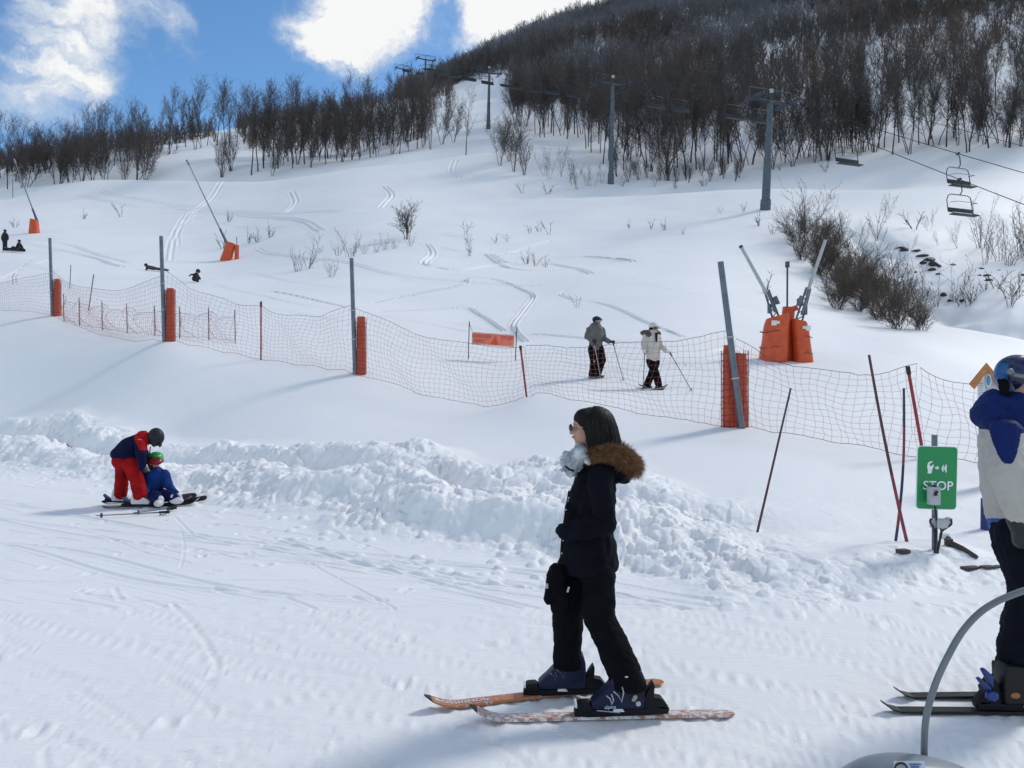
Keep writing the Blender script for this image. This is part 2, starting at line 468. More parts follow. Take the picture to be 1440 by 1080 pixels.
TR = [([(600, 343), (608, 356), (597, 370), (616, 376), (647, 380), (700, 373), (760, 365), (830, 362), (890, 368)], .9), ([(560, 340), (583, 344), (622, 349), (658, 356), (686, 360), (705, 373), (719, 378), (777, 381), (850, 376)], 1),
 ([(519, 427), (574, 416), (649, 401), (658, 391), (699, 394), (736, 409), (749, 417), (738, 434), (725, 451), (722, 462), (738, 481)], 1.5), ([(620, 328), (690, 344), (770, 338), (720, 356), (800, 352)], .6),
 ([(536, 438), (644, 433), (672, 442), (708, 466)], 1.2), ([(380, 410), (436, 421), (486, 432)], 1), ([(536, 445), (602, 456), (658, 467)], .9),
 ([(890, 392), (840, 398), (790, 410), (800, 420), (850, 428), (905, 452), (960, 474)], .7), ([(690, 355), (760, 362), (830, 362), (890, 368)], .8), ([(690, 357), (720, 371), (780, 372), (830, 385)], .8),
 ([(113, 275), (187, 290), (260, 295), (393, 307), (450, 325)], .8), ([(140, 268), (213, 283), (300, 295), (480, 297)], .8), ([(50, 293), (200, 297), (330, 303)], .6),
 ([(0, 342), (60, 347), (120, 360), (170, 375)], 1), ([(30, 336), (100, 345), (180, 370)], .8), ([(262, 300), (243, 335), (236, 366)], .5), ([(277, 300), (250, 322), (247, 345)], .45),
 ([(330, 250), (300, 275), (268, 300)], .7), ([(0, 392), (30, 378), (50, 360), (90, 352)], .8), ([(0, 370), (40, 373), (70, 365)], .7), ([(20, 400), (22, 384), (45, 375), (80, 383)], .8),
 ([(455, 330), (520, 328), (560, 333)], .6), ([(940, 330), (1000, 335), (1050, 330)], .6), ([(540, 262), (550, 275), (536, 292)], .9), ([(410, 270), (415, 285), (400, 300)], .8),
 ([(640, 225), (636, 240), (645, 250)], .9), ([(300, 400), (420, 428), (560, 450)], .5), ([(560, 390), (600, 398), (660, 400)], .5), ([(750, 470), (860, 480), (980, 492), (1020, 490)], .8), ([(620, 520), (760, 508), (880, 520), (1010, 512)], .6), ([(560, 470), (700, 492), (860, 500), (1000, 520)], .6), ([(640, 455), (800, 470), (1000, 470)], .5),
 ([(60, 300), (260, 306), (420, 318), (640, 300), (840, 296)], .4), ([(480, 260), (640, 268), (860, 285), (1040, 300)], .4), ([(360, 350), (500, 372), (600, 392), (760, 402)], .5), ([(430, 300), (560, 305), (680, 290)], .45), ([(100, 372), (250, 378), (420, 398), (600, 420)], .5), ([(900, 400), (1000, 420), (1060, 440)], .5), ([(690, 240), (760, 262), (900, 276)], .5), ([(200, 415), (330, 428), (480, 452)], .5)]
for pl, dp in TR:
    w_ = [hit(px, py, 20) for px, py in pl]
    w_ = [q for q in w_ if q]
    if len(w_) < 2: continue
    sp = smooth_line(w_, 10); Ym = w_[0][1]
    wd = max(.09, Ym * (.0019 if Ym < 60 else .0027))
    for off in (-1, 1):
        o_ = []
        for i, q in enumerate(sp):
            d = (sp[min(i + 1, len(sp) - 1)] - sp[max(i - 1, 0)]); nn = Vector((-d.y, d.x, 0)).normalized()
            o_.append(q + nn * off * wd * .95)
        stamp(o_, wd * .75, .08 * dp * (Ym / 40) ** .5, .5)
# groomed-piste scratches in front
for i in range(520):
    if i < 330:
        y = rng.uniform(3.0, 15) ; x = rng.uniform(-.75, .75) * y
        a = math.radians(rng.gauss(-32, 7) if rng.random() < .8 else rng.uniform(-70, 15)); L = rng.uniform(.3, 2.6)
    else:
        y = rng.uniform(2.6, 7); x = rng.uniform(-.7, .75) * y; a = math.radians(rng.uniform(-60, 30)); L = rng.uniform(.15, .9)
    c = rng.uniform(-.12, .12); p = []
    for k in range(7):
        t = k / 6; p.append((x + math.cos(a) * L * t, y + math.sin(a) * L * t)); a += c / 6
    bd = bank_d(np.array([q[0] for q in p]), np.array([q[1] for q in p]))[0].max()
    if bd > -.15: continue
    stamp(p, rng.uniform(.018, .035), rng.uniform(.004, .011), .6)
for (x0, y0, x1, y1, n) in ((-9.5, 12.2, .6, 6.5, 4), (-2.6, 8.4, 1.6, 5.9, 5), (-6, 8.6, -1, 6.2, 2)):
    for k in range(n):
        o = rng.uniform(-.5, .5); p = [(x0 + (x1 - x0) * t / 14, y0 + o + (y1 - y0) * t / 14 + .25 * math.sin(t * .45 + k)) for t in range(15)]
        bd = bank_d(np.array([q[0] for q in p]), np.array([q[1] for q in p]))[0]
        p = [q for q, b in zip(p, bd) if b < -.1]
        if len(p) > 2: stamp(p, .04, .012, .7)
# boot prints / dents
for i in range(130):
    y = rng.uniform(3, 11); x = rng.uniform(-.7, .7) * y
    if bank_d(np.array([x]), np.array([y]))[0][0] > -.2: continue
    a = rng.uniform(0, 6.3); stamp([(x, y), (x + .1 * math.cos(a), y + .1 * math.sin(a))], rng.uniform(.03, .07), rng.uniform(.006, .016), .9)
# ------------------------------------------------------------------ ground object
idx = np.arange(nrow * ncol).reshape(nrow, ncol)
FA = np.stack([idx[:-1, :-1], idx[:-1, 1:], idx[1:, 1:], idx[1:, :-1]], -1).reshape(-1, 4)
me = fast_mesh('snow_ground', np.stack([XG, YG, ZG], -1).reshape(-1, 3), FA, True)
M_snow, nt, b = new_mat('snow')
n1 = noise(nt, .18, 5, .6); r1 = ramp(nt, n1.outputs['Fac'], [(.35, (.865, .86, .845)), (.65, (.905, .90, .885))])
nt.links.new(r1.outputs[0], b.inputs['Base Color'])
b.inputs['Roughness'].default_value = .55; b.inputs['Specular IOR Level'].default_value = .25
n2 = noise(nt, 30, 6, .7); n3 = noise(nt, 5, 6, .7, (1, 4.5, 1, .56)); n4 = noise(nt, 140, 3, .6)
def mathn(nt, op, a, b_):
    m = nt.nodes.new('ShaderNodeMath'); m.operation = op
    for i, q in enumerate((a, b_)):
        if isinstance(q, (int, float)): m.inputs[i].default_value = q
        else: nt.links.new(q, m.inputs[i])
    return m.outputs[0]
hsum = mathn(nt, 'ADD', mathn(nt, 'MULTIPLY', n2.outputs['Fac'], .28), mathn(nt, 'ADD', n3.outputs['Fac'], mathn(nt, 'MULTIPLY', n4.outputs['Fac'], .2)))
bp = nt.nodes.new('ShaderNodeBump'); bp.inputs['Strength'].default_value = .45; bp.inputs['Distance'].default_value = .022
nt.links.new(hsum, bp.inputs['Height']); nt.links.new(bp.outputs[0], b.inputs['Normal'])
g = link('snow_ground', me, M_snow); tag(g, kind='structure')

# ------------------------------------------------------------------ sky, sun, camera
SUN_EL, SUN_AZ = math.radians(41), math.radians(56)      # azimuth from the view direction towards the right
w = bpy.data.worlds.new('World'); S.world = w; w.use_nodes = True; nt = w.node_tree
bg = nt.nodes['Background']; sky = nt.nodes.new('ShaderNodeTexSky'); sky.sky_type = 'NISHITA'; sky.sun_disc = False
sky.sun_elevation = SUN_EL; sky.sun_rotation = SUN_AZ; sky.altitude = 1400; sky.ozone_density = 2.2; sky.air_density = .9; sky.dust_density = .4
tc = nt.nodes.new('ShaderNodeTexCoord'); DIR = tc.outputs['Generated']
def dirv(px, py): return Vector(((px - 720) / F, 1, (540 - py) / F)).normalized()
wn = nt.nodes.new('ShaderNodeTexNoise'); wn.inputs['Scale'].default_value = 5.5; wn.inputs['Detail'].default_value = 8; wn.inputs['Roughness'].default_value = .62
nt.links.new(DIR, wn.inputs['Vector'])
wsub = nt.nodes.new('ShaderNodeVectorMath'); wsub.operation = 'SUBTRACT'; nt.links.new(wn.outputs['Color'], wsub.inputs[0]); wsub.inputs[1].default_value = (.5, .5, .5)
wsc = nt.nodes.new('ShaderNodeVectorMath'); wsc.operation = 'SCALE'; nt.links.new(wsub.outputs[0], wsc.inputs[0]); wsc.inputs['Scale'].default_value = .2
wad = nt.nodes.new('ShaderNodeVectorMath'); wad.operation = 'ADD'; nt.links.new(DIR, wad.inputs[0]); nt.links.new(wsc.outputs[0], wad.inputs[1])
tot = None
for px, py, R, wt in ((20, 125, 95, .46), (75, 112, 80, .46), (125, 85, 65, .44), (175, 55, 55, .40), (228, 20, 45, .46), (75, 35, 60, .25), (5, 15, 50, .38), (60, 160, 70, .25), (110, -20, 60, .5),
                      (440, 30, 75, .7), (505, 10, 110, .85), (560, 40, 55, .45), (430, 85, 30, .4), (700, 20, 80, .8), (760, -10, 110, 1.0), (650, 55, 50, .5), (640, -30, 60, .6), (830, -60, 150, 1.1), (560, -90, 110, 1), (950, -120, 200, 1.2)):
    dn = nt.nodes.new('ShaderNodeVectorMath'); dn.operation = 'DISTANCE'; nt.links.new(wad.outputs[0], dn.inputs[0]); dn.inputs[1].default_value = dirv(px, py)
    mr = nt.nodes.new('ShaderNodeMapRange'); mr.interpolation_type = 'SMOOTHERSTEP'; nt.links.new(dn.outputs['Value'], mr.inputs[0])
    mr.inputs[1].default_value = 0; mr.inputs[2].default_value = R / F * 1.25; mr.inputs[3].default_value = wt * 1.15; mr.inputs[4].default_value = 0
    tot = mr.outputs[0] if tot is None else mathn(nt, 'ADD', tot, mr.outputs[0])
# broken cloud over the rest of the sky, away from the stretch in view
cn = nt.nodes.new('ShaderNodeTexNoise'); cn.inputs['Scale'].default_value = 2.2; cn.inputs['Detail'].default_value = 7; nt.links.new(DIR, cn.inputs['Vector'])
rc = ramp(nt, cn.outputs['Fac'], [(.42, (0, 0, 0)), (.6, (1, 1, 1))])
dn = nt.nodes.new('ShaderNodeVectorMath'); dn.operation = 'DISTANCE'; nt.links.new(DIR, dn.inputs[0]); dn.inputs[1].default_value = dirv(330, 60)
mr = nt.nodes.new('ShaderNodeMapRange'); mr.interpolation_type = 'SMOOTHERSTEP'; nt.links.new(dn.outputs['Value'], mr.inputs[0]); mr.inputs[1].default_value = .42; mr.inputs[2].default_value = .8
tot = mathn(nt, 'ADD', tot, mathn(nt, 'MULTIPLY', rc.outputs[0], mr.outputs[0]))
fn = nt.nodes.new('ShaderNodeTexNoise'); fn.inputs['Scale'].default_value = 9; fn.inputs['Detail'].default_value = 9; fn.inputs['Roughness'].default_value = .65; nt.links.new(DIR, fn.inputs['Vector'])
mpn = nt.nodes.new('ShaderNodeMapping'); mpn.inputs['Rotation'].default_value = (0, math.radians(38), 0); mpn.inputs['Scale'].default_value = (1, 1, 3.4); nt.links.new(wad.outputs[0], mpn.inputs[0])
sn_ = nt.nodes.new('ShaderNodeTexNoise'); sn_.inputs['Scale'].default_value = 7; sn_.inputs['Detail'].default_value = 9; sn_.inputs['Roughness'].default_value = .6; nt.links.new(mpn.outputs[0], sn_.inputs['Vector'])
srp = ramp(nt, sn_.outputs['Fac'], [(.36, (.25, .25, .25)), (.64, (1, 1, 1))])
tot = mathn(nt, 'MULTIPLY', tot, mathn(nt, 'ADD', mathn(nt, 'MULTIPLY', fn.outputs['Fac'], .9), mathn(nt, 'MULTIPLY', srp.outputs[0], .95)))
tot = mathn(nt, 'SUBTRACT', tot, .08)
cm = nt.nodes.new('ShaderNodeMapRange'); cm.interpolation_type = 'SMOOTHSTEP'; nt.links.new(tot, cm.inputs[0]); cm.inputs[1].default_value = .05; cm.inputs[2].default_value = 1.05
ccol = ramp(nt, tot, [(.3, (5.9, 6.6, 7.4)), (1.0, (8.7, 8.75, 8.8))])
tint = nt.nodes.new('ShaderNodeMix'); tint.data_type = 'RGBA'; tint.blend_type = 'MULTIPLY'; tint.inputs[0].default_value = 1
nt.links.new(sky.outputs[0], tint.inputs[6]); tint.inputs[7].default_value = (1.15, 1.52, 1.66, 1)
mx = nt.nodes.new('ShaderNodeMix'); mx.data_type = 'RGBA'; nt.links.new(cm.outputs[0], mx.inputs[0]); nt.links.new(tint.outputs[2], mx.inputs[6]); nt.links.new(ccol.outputs[0], mx.inputs[7])
nt.links.new(mx.outputs[2], bg.inputs[0]); bg.inputs[1].default_value = .107

sl = bpy.data.lights.new('sun', 'SUN'); sl.energy = 1.86; sl.angle = math.radians(11); sl.color = (1, .955, .89)
so = bpy.data.objects.new('sun', sl); COL.objects.link(so)
sd = Vector((math.sin(SUN_AZ) * math.cos(SUN_EL), math.cos(SUN_AZ) * math.cos(SUN_EL), math.sin(SUN_EL)))
so.rotation_euler = sd.to_track_quat('Z', 'Y').to_euler(); so.location = (20, 10, 40)
cam = bpy.data.cameras.new('camera'); co = bpy.data.objects.new('camera', cam); COL.objects.link(co); S.camera = co
co.location = (0, 0, EYE); co.rotation_euler = (math.pi / 2, 0, 0); cam.sensor_width = 36; cam.lens = 36 * F / 1440; cam.clip_end = 3000; cam.clip_start = .05
S.view_settings.view_transform = 'Standard'; S.view_settings.look = 'None'; S.view_settings.exposure = 0
S.cycles.max_bounces = 6; S.cycles.diffuse_bounces = 3
print('ground done', round(time.time() - T0, 1))
# ------------------------------------------------------------------ bare trees and shrubs
class Rib:
    """cheap branch geometry: 3-sided tapered tubes and flat twig triangles"""
    def __init__(s): s.V = []; s.F = []
    def seg(s, a, b, ra, rb, d=None):
        d = (b - a).normalized(); x = d.orthogonal().normalized(); y = d.cross(x); o = len(s.V)
        for c, r in ((a, ra), (b, rb)):
            for k in range(3):
                t = k * 2.0944; s.V.append(c + x * (math.cos(t) * r) + y * (math.sin(t) * r))
        for k in range(3):
            k2 = (k + 1) % 3; s.F.append((o + k, o + k2, o + k2 + 3)); s.F.append((o + k, o + k2 + 3, o + k + 3))
    def twig(s, a, b, w, r):
        d = b - a; x = d.cross(Vector((r.uniform(-1, 1), r.uniform(-1, 1), r.uniform(-1, 1))))
        x = x.normalized() * w * .5 if x.length > 1e-6 else Vector((w * .5, 0, 0)); o = len(s.V)
        s.V += [a - x, a + x, b]; s.F.append((o, o + 1, o + 2))
    def mesh(s, name): return fast_mesh(name, np.array([tuple(v) for v in s.V]), np.array(s.F))

def rdir(d, ang, r):
    """direction d bent by ang to a random side"""
    x = d.orthogonal().normalized(); y = d.cross(x); t = r.uniform(0, 6.283)
    return (d * math.cos(ang) + (x * math.cos(t) + y * math.sin(t)) * math.sin(ang)).normalized()

def tree_proto(seed, h, spread=.28, stems=1, limb0=.28, nl=16, nb=6, ntw=5, tw=.022, lean=.05, updraw=.25, r0=None):
    r = random.Random(seed); T = Rib(); Cn = Rib(); r0 = r0 or h * .011
    for st in range(stems):
        az = r.uniform(0, 6.283); p = Vector((math.cos(az), math.sin(az), 0)) * (.0 if stems == 1 else r.uniform(.05, .35) * h * (.06 if h > 4 else .35))
        d = Vector((math.cos(az) * (lean if stems == 1 else r.uniform(.1, .45 if h > 4 else .8)), math.sin(az) * (lean if stems == 1 else r.uniform(.1, .45 if h > 4 else .8)), 1)).normalized()
        H = h * (1 if stems == 1 else r.uniform(.65 if h > 4 else .35, 1.05)); n = 9; pts = [p - Vector((0, 0, .8))]; 
        for i in range(n):
            d = (d + Vector((r.gauss(0, .06), r.gauss(0, .06), updraw * .3))).normalized(); p = p + d * (H / n); pts.append(p)
        rr = [r0 * (.95 if stems == 1 else .6) * (1 - .93 * i / n) ** 1.1 + .006 for i in range(n + 1)]
        for i in range(n): T.seg(pts[i], pts[i + 1], rr[i], rr[i + 1])
        for k in range(nl):
            f = limb0 + (1 - limb0) * (k + r.random()) / nl; x = f * n; i = min(int(x), n - 1); q = pts[i].lerp(pts[i + 1], x - i)
            L = (H * spread * math.sqrt(max(.06, 1 - ((f - .52) / .58) ** 2)) * r.uniform(.55, 1.1) + .04 * H)
            ld = rdir((pts[i + 1] - pts[i]).normalized(), r.uniform(.45, .95), r); m = 4; lp = [q]
            for j in range(m):
                ld = (ld + Vector((r.gauss(0, .1), r.gauss(0, .1), updraw))).normalized(); lp.append(lp[-1] + ld * (L / m))
            lr = rr[i] * .45
            for j in range(m): T.seg(lp[j], lp[j + 1], lr * (1 - j / m) + .006, lr * (1 - (j + 1) / m) + .005)
            for b_ in range(nb):
                g = (b_ + .6 + r.random() * .4) / nb * m; j = min(int(g), m - 1); bq = lp[j].lerp(lp[j + 1], min(1, g - j))
                bd = rdir((lp[j + 1] - lp[j]).normalized(), r.uniform(.35, .9), r); BL = L * r.uniform(.28, .55)
                e1 = bq + bd * BL * .5; bd2 = (bd + Vector((r.gauss(0, .15), r.gauss(0, .15), .22))).normalized(); e2 = e1 + bd2 * BL * .5
                Cn.twig(bq, e1, tw * 1.7, r); Cn.twig(e1 - bd * BL * .15, e2, tw * 1.3, r)
                for t_ in range(ntw):
                    s_ = r.random(); o = bq.lerp(e1, s_ * 2) if s_ < .5 else e1.lerp(e2, s_ * 2 - 1)
                    td = rdir(bd2, r.uniform(.3, .8), r); td.z += .2
                    Cn.twig(o, o + td * BL * r.uniform(.3, .6), tw, r)
    return T.mesh('trunk'), Cn.mesh('crown')

M_trunk = mat('bark', (.065, .055, .049), .9, var=.4, scale=3)
M_twig = mat('twigs', (.092, .075, .068), .95, var=.35, scale=.6)
M_twig2 = mat('warm_twigs', (.13, .088, .064), .95, var=.3, scale=.6)
M_thk = mat('thicket_twigs', (.095, .068, .052), .95, var=.4, scale=.8)
M_pale = mat('pale_bark', (.17, .145, .125), .9, var=.25, scale=2)
M_twig3 = mat('pale_twigs', (.13, .10, .085), .95, var=.3, scale=1)

def proto(kind, mats, *a, **k):
    t, c = tree_proto(*a, **k); t.materials.append(mats[0]); c.materials.append(mats[1]); return (t, c)
TALL = [proto('t', (M_trunk, M_twig), 10 + i, 12.5, .23 + .03 * (i % 3), 1 + i % 2, .3, 24, 9, 8, .026) for i in range(5)]
LOWT = [proto('t', (M_trunk, M_twig), 110 + i, 11, .38, 1 + i % 2, .1, 20, 9, 8, .026) for i in range(3)]
WARM = [proto('t', (M_trunk, M_twig2), 30 + i, 12, .27, 1, .25, 24, 9, 8, .026) for i in range(2)]
ROUND = [proto('t', (M_trunk, M_twig), 40 + i, 9.5, .36, 4, .2, 13, 9, 8, .024) for i in range(4)]
CLUMP = [proto('t', (M_trunk, M_twig), 50 + i, 7.5, .3, 8, .25, 8, 7, 6, .022) for i in range(3)]
BIRCH = [proto('t', (M_pale, M_twig3), 60 + i, 10, .22, 1, .25, 16, 6, 5, .03) for i in range(2)]
SHRUB = [proto('t', (M_trunk, M_twig3), 70 + i, 3.0, .34, 7 + i, .15, 5, 3, 3, .010, lean=.3, updraw=.12, r0=.02) for i in range(4)]
THICK = [proto('t', (M_trunk, M_thk), 80 + i, 3.0, .55, 13, .03, 9, 7, 6, .012, updraw=.04, r0=.03) for i in range(4)]
SAPL = [proto('t', (M_pale, M_twig3), 90 + i, 3.2, .25, 3, .2, 7, 4, 3, .012, r0=.03) for i in range(3)]
TINY = [proto('t', (M_trunk, M_twig3), 100 + i, 1.0, .42, 3 + i, .2, 3, 2, 2, .009, updraw=.06, r0=.011) for i in range(4)]

_one = {}
def plant(name, pr, x, y, z, s, label, cat, group=None, sz=None):
    if cat in ('shrub', 'sapling', 'bush'):
        k = pr[0].name
        if k not in _one:
            n0 = len(pr[0].vertices); co_ = np.zeros((n0 + len(pr[1].vertices)) * 3, np.float32)
            a_ = np.zeros(n0 * 3, np.float32); pr[0].vertices.foreach_get('co', a_); b_ = np.zeros(len(pr[1].vertices) * 3, np.float32); pr[1].vertices.foreach_get('co', b_)
            fa = np.zeros(len(pr[0].loops), np.int32); pr[0].loops.foreach_get('vertex_index', fa); fb = np.zeros(len(pr[1].loops), np.int32); pr[1].loops.foreach_get('vertex_index', fb)
            m_ = fast_mesh('shrub', np.concatenate([a_, b_]).reshape(-1, 3), np.concatenate([fa, fb + n0]).reshape(-1, 3))
            m_.materials.append(pr[0].materials[0]); m_.materials.append(pr[1].materials[0])
            m_.polygons.foreach_set('material_index', np.r_[np.zeros(len(fa) // 3, np.int32), np.ones(len(fb) // 3, np.int32)]); _one[k] = m_
        o = bpy.data.objects.new(name, _one[k]); COL.objects.link(o); o.location = (x, y, z); o.rotation_euler = (0, 0, rng.uniform(0, 6.283)); o.scale = (s, s, sz or s)
        return tag(o, label, cat, group)
    o = empty(name, (x, y, z), label, cat, group, rng.uniform(0, 6.283)); o.scale = (s, s, sz or s)
    for me, nm in zip(pr, ('trunk', 'crown') if cat == 'tree' else ('stems', 'twigs')):
        c = bpy.data.objects.new(nm, me); COL.objects.link(c); c.parent = o
    return o

def line_pts(a, b, n, jit):   # points between two (px, depth) marks
    out = []
    for i in range(n):
        t = (i + rng.uniform(.1, .9)) / n; px = a[0] + (b[0] - a[0]) * t; Y = a[1] + (b[1] - a[1]) * t + rng.uniform(-jit, jit)
        out.append((px, Y))
    return out
NT = 0
def grove(pts, protos, smin, smax, label, group, cat='tree', name='bare_tree', clamp=None):
    global NT
    for px, Y in pts:
        x = (px - 720) / F * Y; z = hz(x, Y); plant(name, rng.choice(protos), x, Y, z - .1, rng.uniform(smin, smax), label, cat, group, None); NT += 1

G = grove
G(line_pts((-60, 138), (215, 137), 32, 5), TALL + ROUND + LOWT, .62, .92, 'dark bare tree in the crest row at far left, below the streaky cloud', 'bare trees on the far left crest')
G(line_pts((75, 127), (215, 128), 8, 2), CLUMP + ROUND, .8, 1.1, 'low many-stemmed bare tree at the foot of the far left row', 'low bare trees at the front of the far left row')
G(line_pts((215, 150), (350, 160), 13, 6), TALL + BIRCH, .7, .95, 'thin bare tree on the small snowy knoll left of the tall clump', 'bare trees on the small knoll')
G([(312, 127), (325, 129)], ROUND[:1] + CLUMP[:1], .85, .95, 'rounded many-stemmed bare tree alone in front of the knoll', 'rounded trees in front of the knoll')
G(line_pts((350, 134), (600, 150), 34, 8), TALL + ROUND + LOWT[:2], .78, 1.06, 'tall dark bare tree in the dense clump left of the bare snow gap', 'bare trees in the dense clump left of the snow gap')
G(line_pts((365, 128), (640, 138), 22, 3), ROUND + TALL + LOWT, .6, .95, 'slender bare tree on the lower edge of the dense left clump', 'slender trees at the lower edge of the left clump')
G([(655, 128)], BIRCH[:1], 1.0, 1.05, 'pale lone birch in the snow gap left of the second lift tower', None)
G([(703, 112), (722, 110), (738, 109), (716, 114)], CLUMP + ROUND, .55, .75, 'small bare tree in the low cluster on the open snow right of the birch', 'small trees in the low cluster on open snow')
G(line_pts((715, 165), (850, 130), 20, 8), TALL + ROUND + LOWT, .7, 1.2, 'dark bare tree at the wood edge between the second and third lift towers', 'bare trees at the wood edge between two towers')
G(line_pts((860, 122), (1060, 112), 26, 7), ROUND + TALL + LOWT, .7, 1.2, 'broad dark bare tree at the wood edge between the two nearest lift towers', 'broad bare trees between the two nearest towers')
G([(938, 109)], ROUND[1:2], 1.0, 1.05, 'broad bare tree with a thick short trunk standing forward of the wood edge', None)
G(line_pts((1075, 112), (1240, 114), 24, 4), ROUND + TALL + LOWT + CLUMP, .7, 1.15, 'dense dark bare tree at the wood edge behind the nearest lift tower', 'bare trees behind the nearest tower')
G(line_pts((1240, 112), (1520, 106), 30, 5), TALL + ROUND + LOWT, .75, 1.05, 'dark bare tree along the wood edge above the lift chair at the right', 'bare trees along the right wood edge')
G(line_pts((860, 112), (1050, 107), 16, 3), CLUMP, .3, .5, 'low bare bush at the foot of the wood between the two nearest lift towers', 'low bushes at the foot of the wood', 'bush', 'bare_bush')
G(line_pts((760, 110), (850, 106), 9, 3), SAPL, .8, 1.5, 'thin pale sapling in the snow left of the third lift tower', 'saplings left of the third tower', 'sapling', 'sapling')
for i in range(70):   # second ranks
    px = rng.uniform(720, 1500); Y = rng.uniform(115, 150) + max(0, 860 - px) * .2
    G([(px, Y)], TALL + WARM, .8, 1.1, 'dark bare tree a few rows inside the wood on the lower mountainside', 'bare trees just inside the wood')

# shrubs on the open slope ----------------------------------------------------
def shrub_at(px, py, pr, s, label, group=None, name='shrub', cat='shrub'):
    h = hit(px, py, 12)
    if h: plant(name, pr, h[0], h[1], h[2] - .05, s, label, cat, group)
BALL = proto('t', (M_trunk, M_twig), 130, 2.4, .5, 8, .2, 8, 6, 5, .02, updraw=.12, r0=.035)
shrub_at(573, 336, BALL, 1.0, 'round bare shrub alone on the open slope above the tall fence pole', None)
for px, py, s in ((432, 378, .9), (418, 382, .6), (466, 390, .5)): shrub_at(px, py, SHRUB[0 if s > .8 else 1], s * .85, {.9: 'tall wispy shrub in the middle of the pale stalks behind the net', .6: 'small wispy shrub just left of the tall wispy one', .5: 'small dry shrub below and right of the tall wispy one'}[s])
for px, py, s in ((475, 360, .5), (493, 361, .85), (512, 357, .4), (527, 356, .5), (541, 352, .6), (555, 350, .4), (577, 347, .45)):
    shrub_at(px, py, rng.choice(SHRUB), s * .8, 'dry wispy shrub in the low row leading up to the round shrub', 'wispy shrubs in the low row')
for px, py, s in ((171, 305, .7), (118, 308, .4), (322, 312, .5), (21, 320, .4), (313, 350, .6), (350, 342, .5), (362, 341, .5), (380, 334, .5)):
    shrub_at(px, py, rng.choice(TINY), s * 3, 'tiny dry shrub poking from the snow on the left slope', 'tiny shrubs on the left slope', 'dry_shrub')
for px, py, s in ((654, 330, .6), (659, 342, .4), (697, 342, .4), (714, 340, .4), (745, 328, .4), (758, 326, .4), (773, 330, .7), (740, 372, .5), (752, 374, .5), (768, 376, .4), (885, 322, .4), (915, 322, .5), (934, 324, .5), (660, 360, .5),
                  (1067, 318, .6), (1085, 330, .5), (960, 330, .3), (735, 272, .7), (770, 273, .7), (1045, 298, .5), (1014, 300, .4), (1160, 242, .8), (1285, 322, .9), (1096, 240, .5), (1170, 280, .5), (920, 262, .8), (950, 265, .9), (875, 262, .6), (990, 262, .7)):
    shrub_at(px, py, rng.choice(TINY), s * 2.4, 'tiny tuft of dry stalks poking from the snow of the upper slope', 'tufts of stalks on the upper slope', 'dry_shrub')
shrub_at(812, 432, TINY[0], .75, 'small bare twig bush in the snow above the two snowshoe hikers', None, 'dry_shrub')
shrub_at(1075, 412, TINY[1], 1.5, 'bushy dry twigs just behind the left lance of the near snow guns', None, 'dry_shrub')
THX = [(1125, 352), (1140, 368), (1160, 380), (1150, 352), (1172, 392), (1190, 405), (1205, 420), (1222, 440), (1236, 452), (1180, 365), (1200, 385), (1215, 400), (1135, 338), (1165, 345),
       (1250, 445), (1262, 458), (1275, 464), (1245, 425), (1262, 435), (1230, 418), (1212, 430), (1190, 425), (1178, 410), (1290, 462), (1280, 440), (1305, 468)]
for px, py in THX:
    for q_ in range(2 if px < 1240 else 1): shrub_at(px + rng.uniform(-16, 16), py + rng.uniform(-14, 10), rng.choice(THICK), rng.uniform(.4, .88) * (1 if px < 1240 else .75), 'dense brown thicket bush on the gully bank behind the orange snow guns', 'thicket bushes on the gully bank', 'thicket_bush', 'bush')
for px, py, s in ((1128, 340, 1.15), (1145, 345, .9), (1190, 350, 1.0), (1200, 360, .9), (1230, 335, .9), (1237, 338, .75), (1262, 400, 1.0), (1300, 425, .9), (1318, 430, .7), (1272, 425, 1.0), (1340, 425, .8)):
    shrub_at(px, py, rng.choice(SAPL + SHRUB), s * 1.3, 'pale upright sapling standing above the brown thicket by the gully', 'saplings above the thicket', 'sapling', 'sapling')
for px, py, s in ((1308, 312, .6), (1343, 335, .5), (1348, 350, .6), (1320, 345, .4), (1281, 350, .5), (1308, 326, .5)):
    shrub_at(px, py, rng.choice(SAPL), s, 'thin sapling on the snow between the thicket and the lift chair', 'thin saplings beyond the gully', 'sapling', 'sapling')
for i in range(16):
    px = rng.uniform(1378, 1500); shrub_at(px, rng.uniform(345, 378), rng.choice(SHRUB + SAPL + THICK[:1]), rng.uniform(.9, 1.45), 'bare upright bush in the cluster below the lift chair at the right edge', 'bushes at the right edge', 'bare_bush', 'bush')
for i in range(12):
    shrub_at(rng.uniform(1350, 1440), rng.uniform(395, 435), rng.choice(TINY), rng.uniform(1, 2), 'small dry twig bush beside the stream stones at the right', 'twig bushes beside the stream', 'dry_shrub')

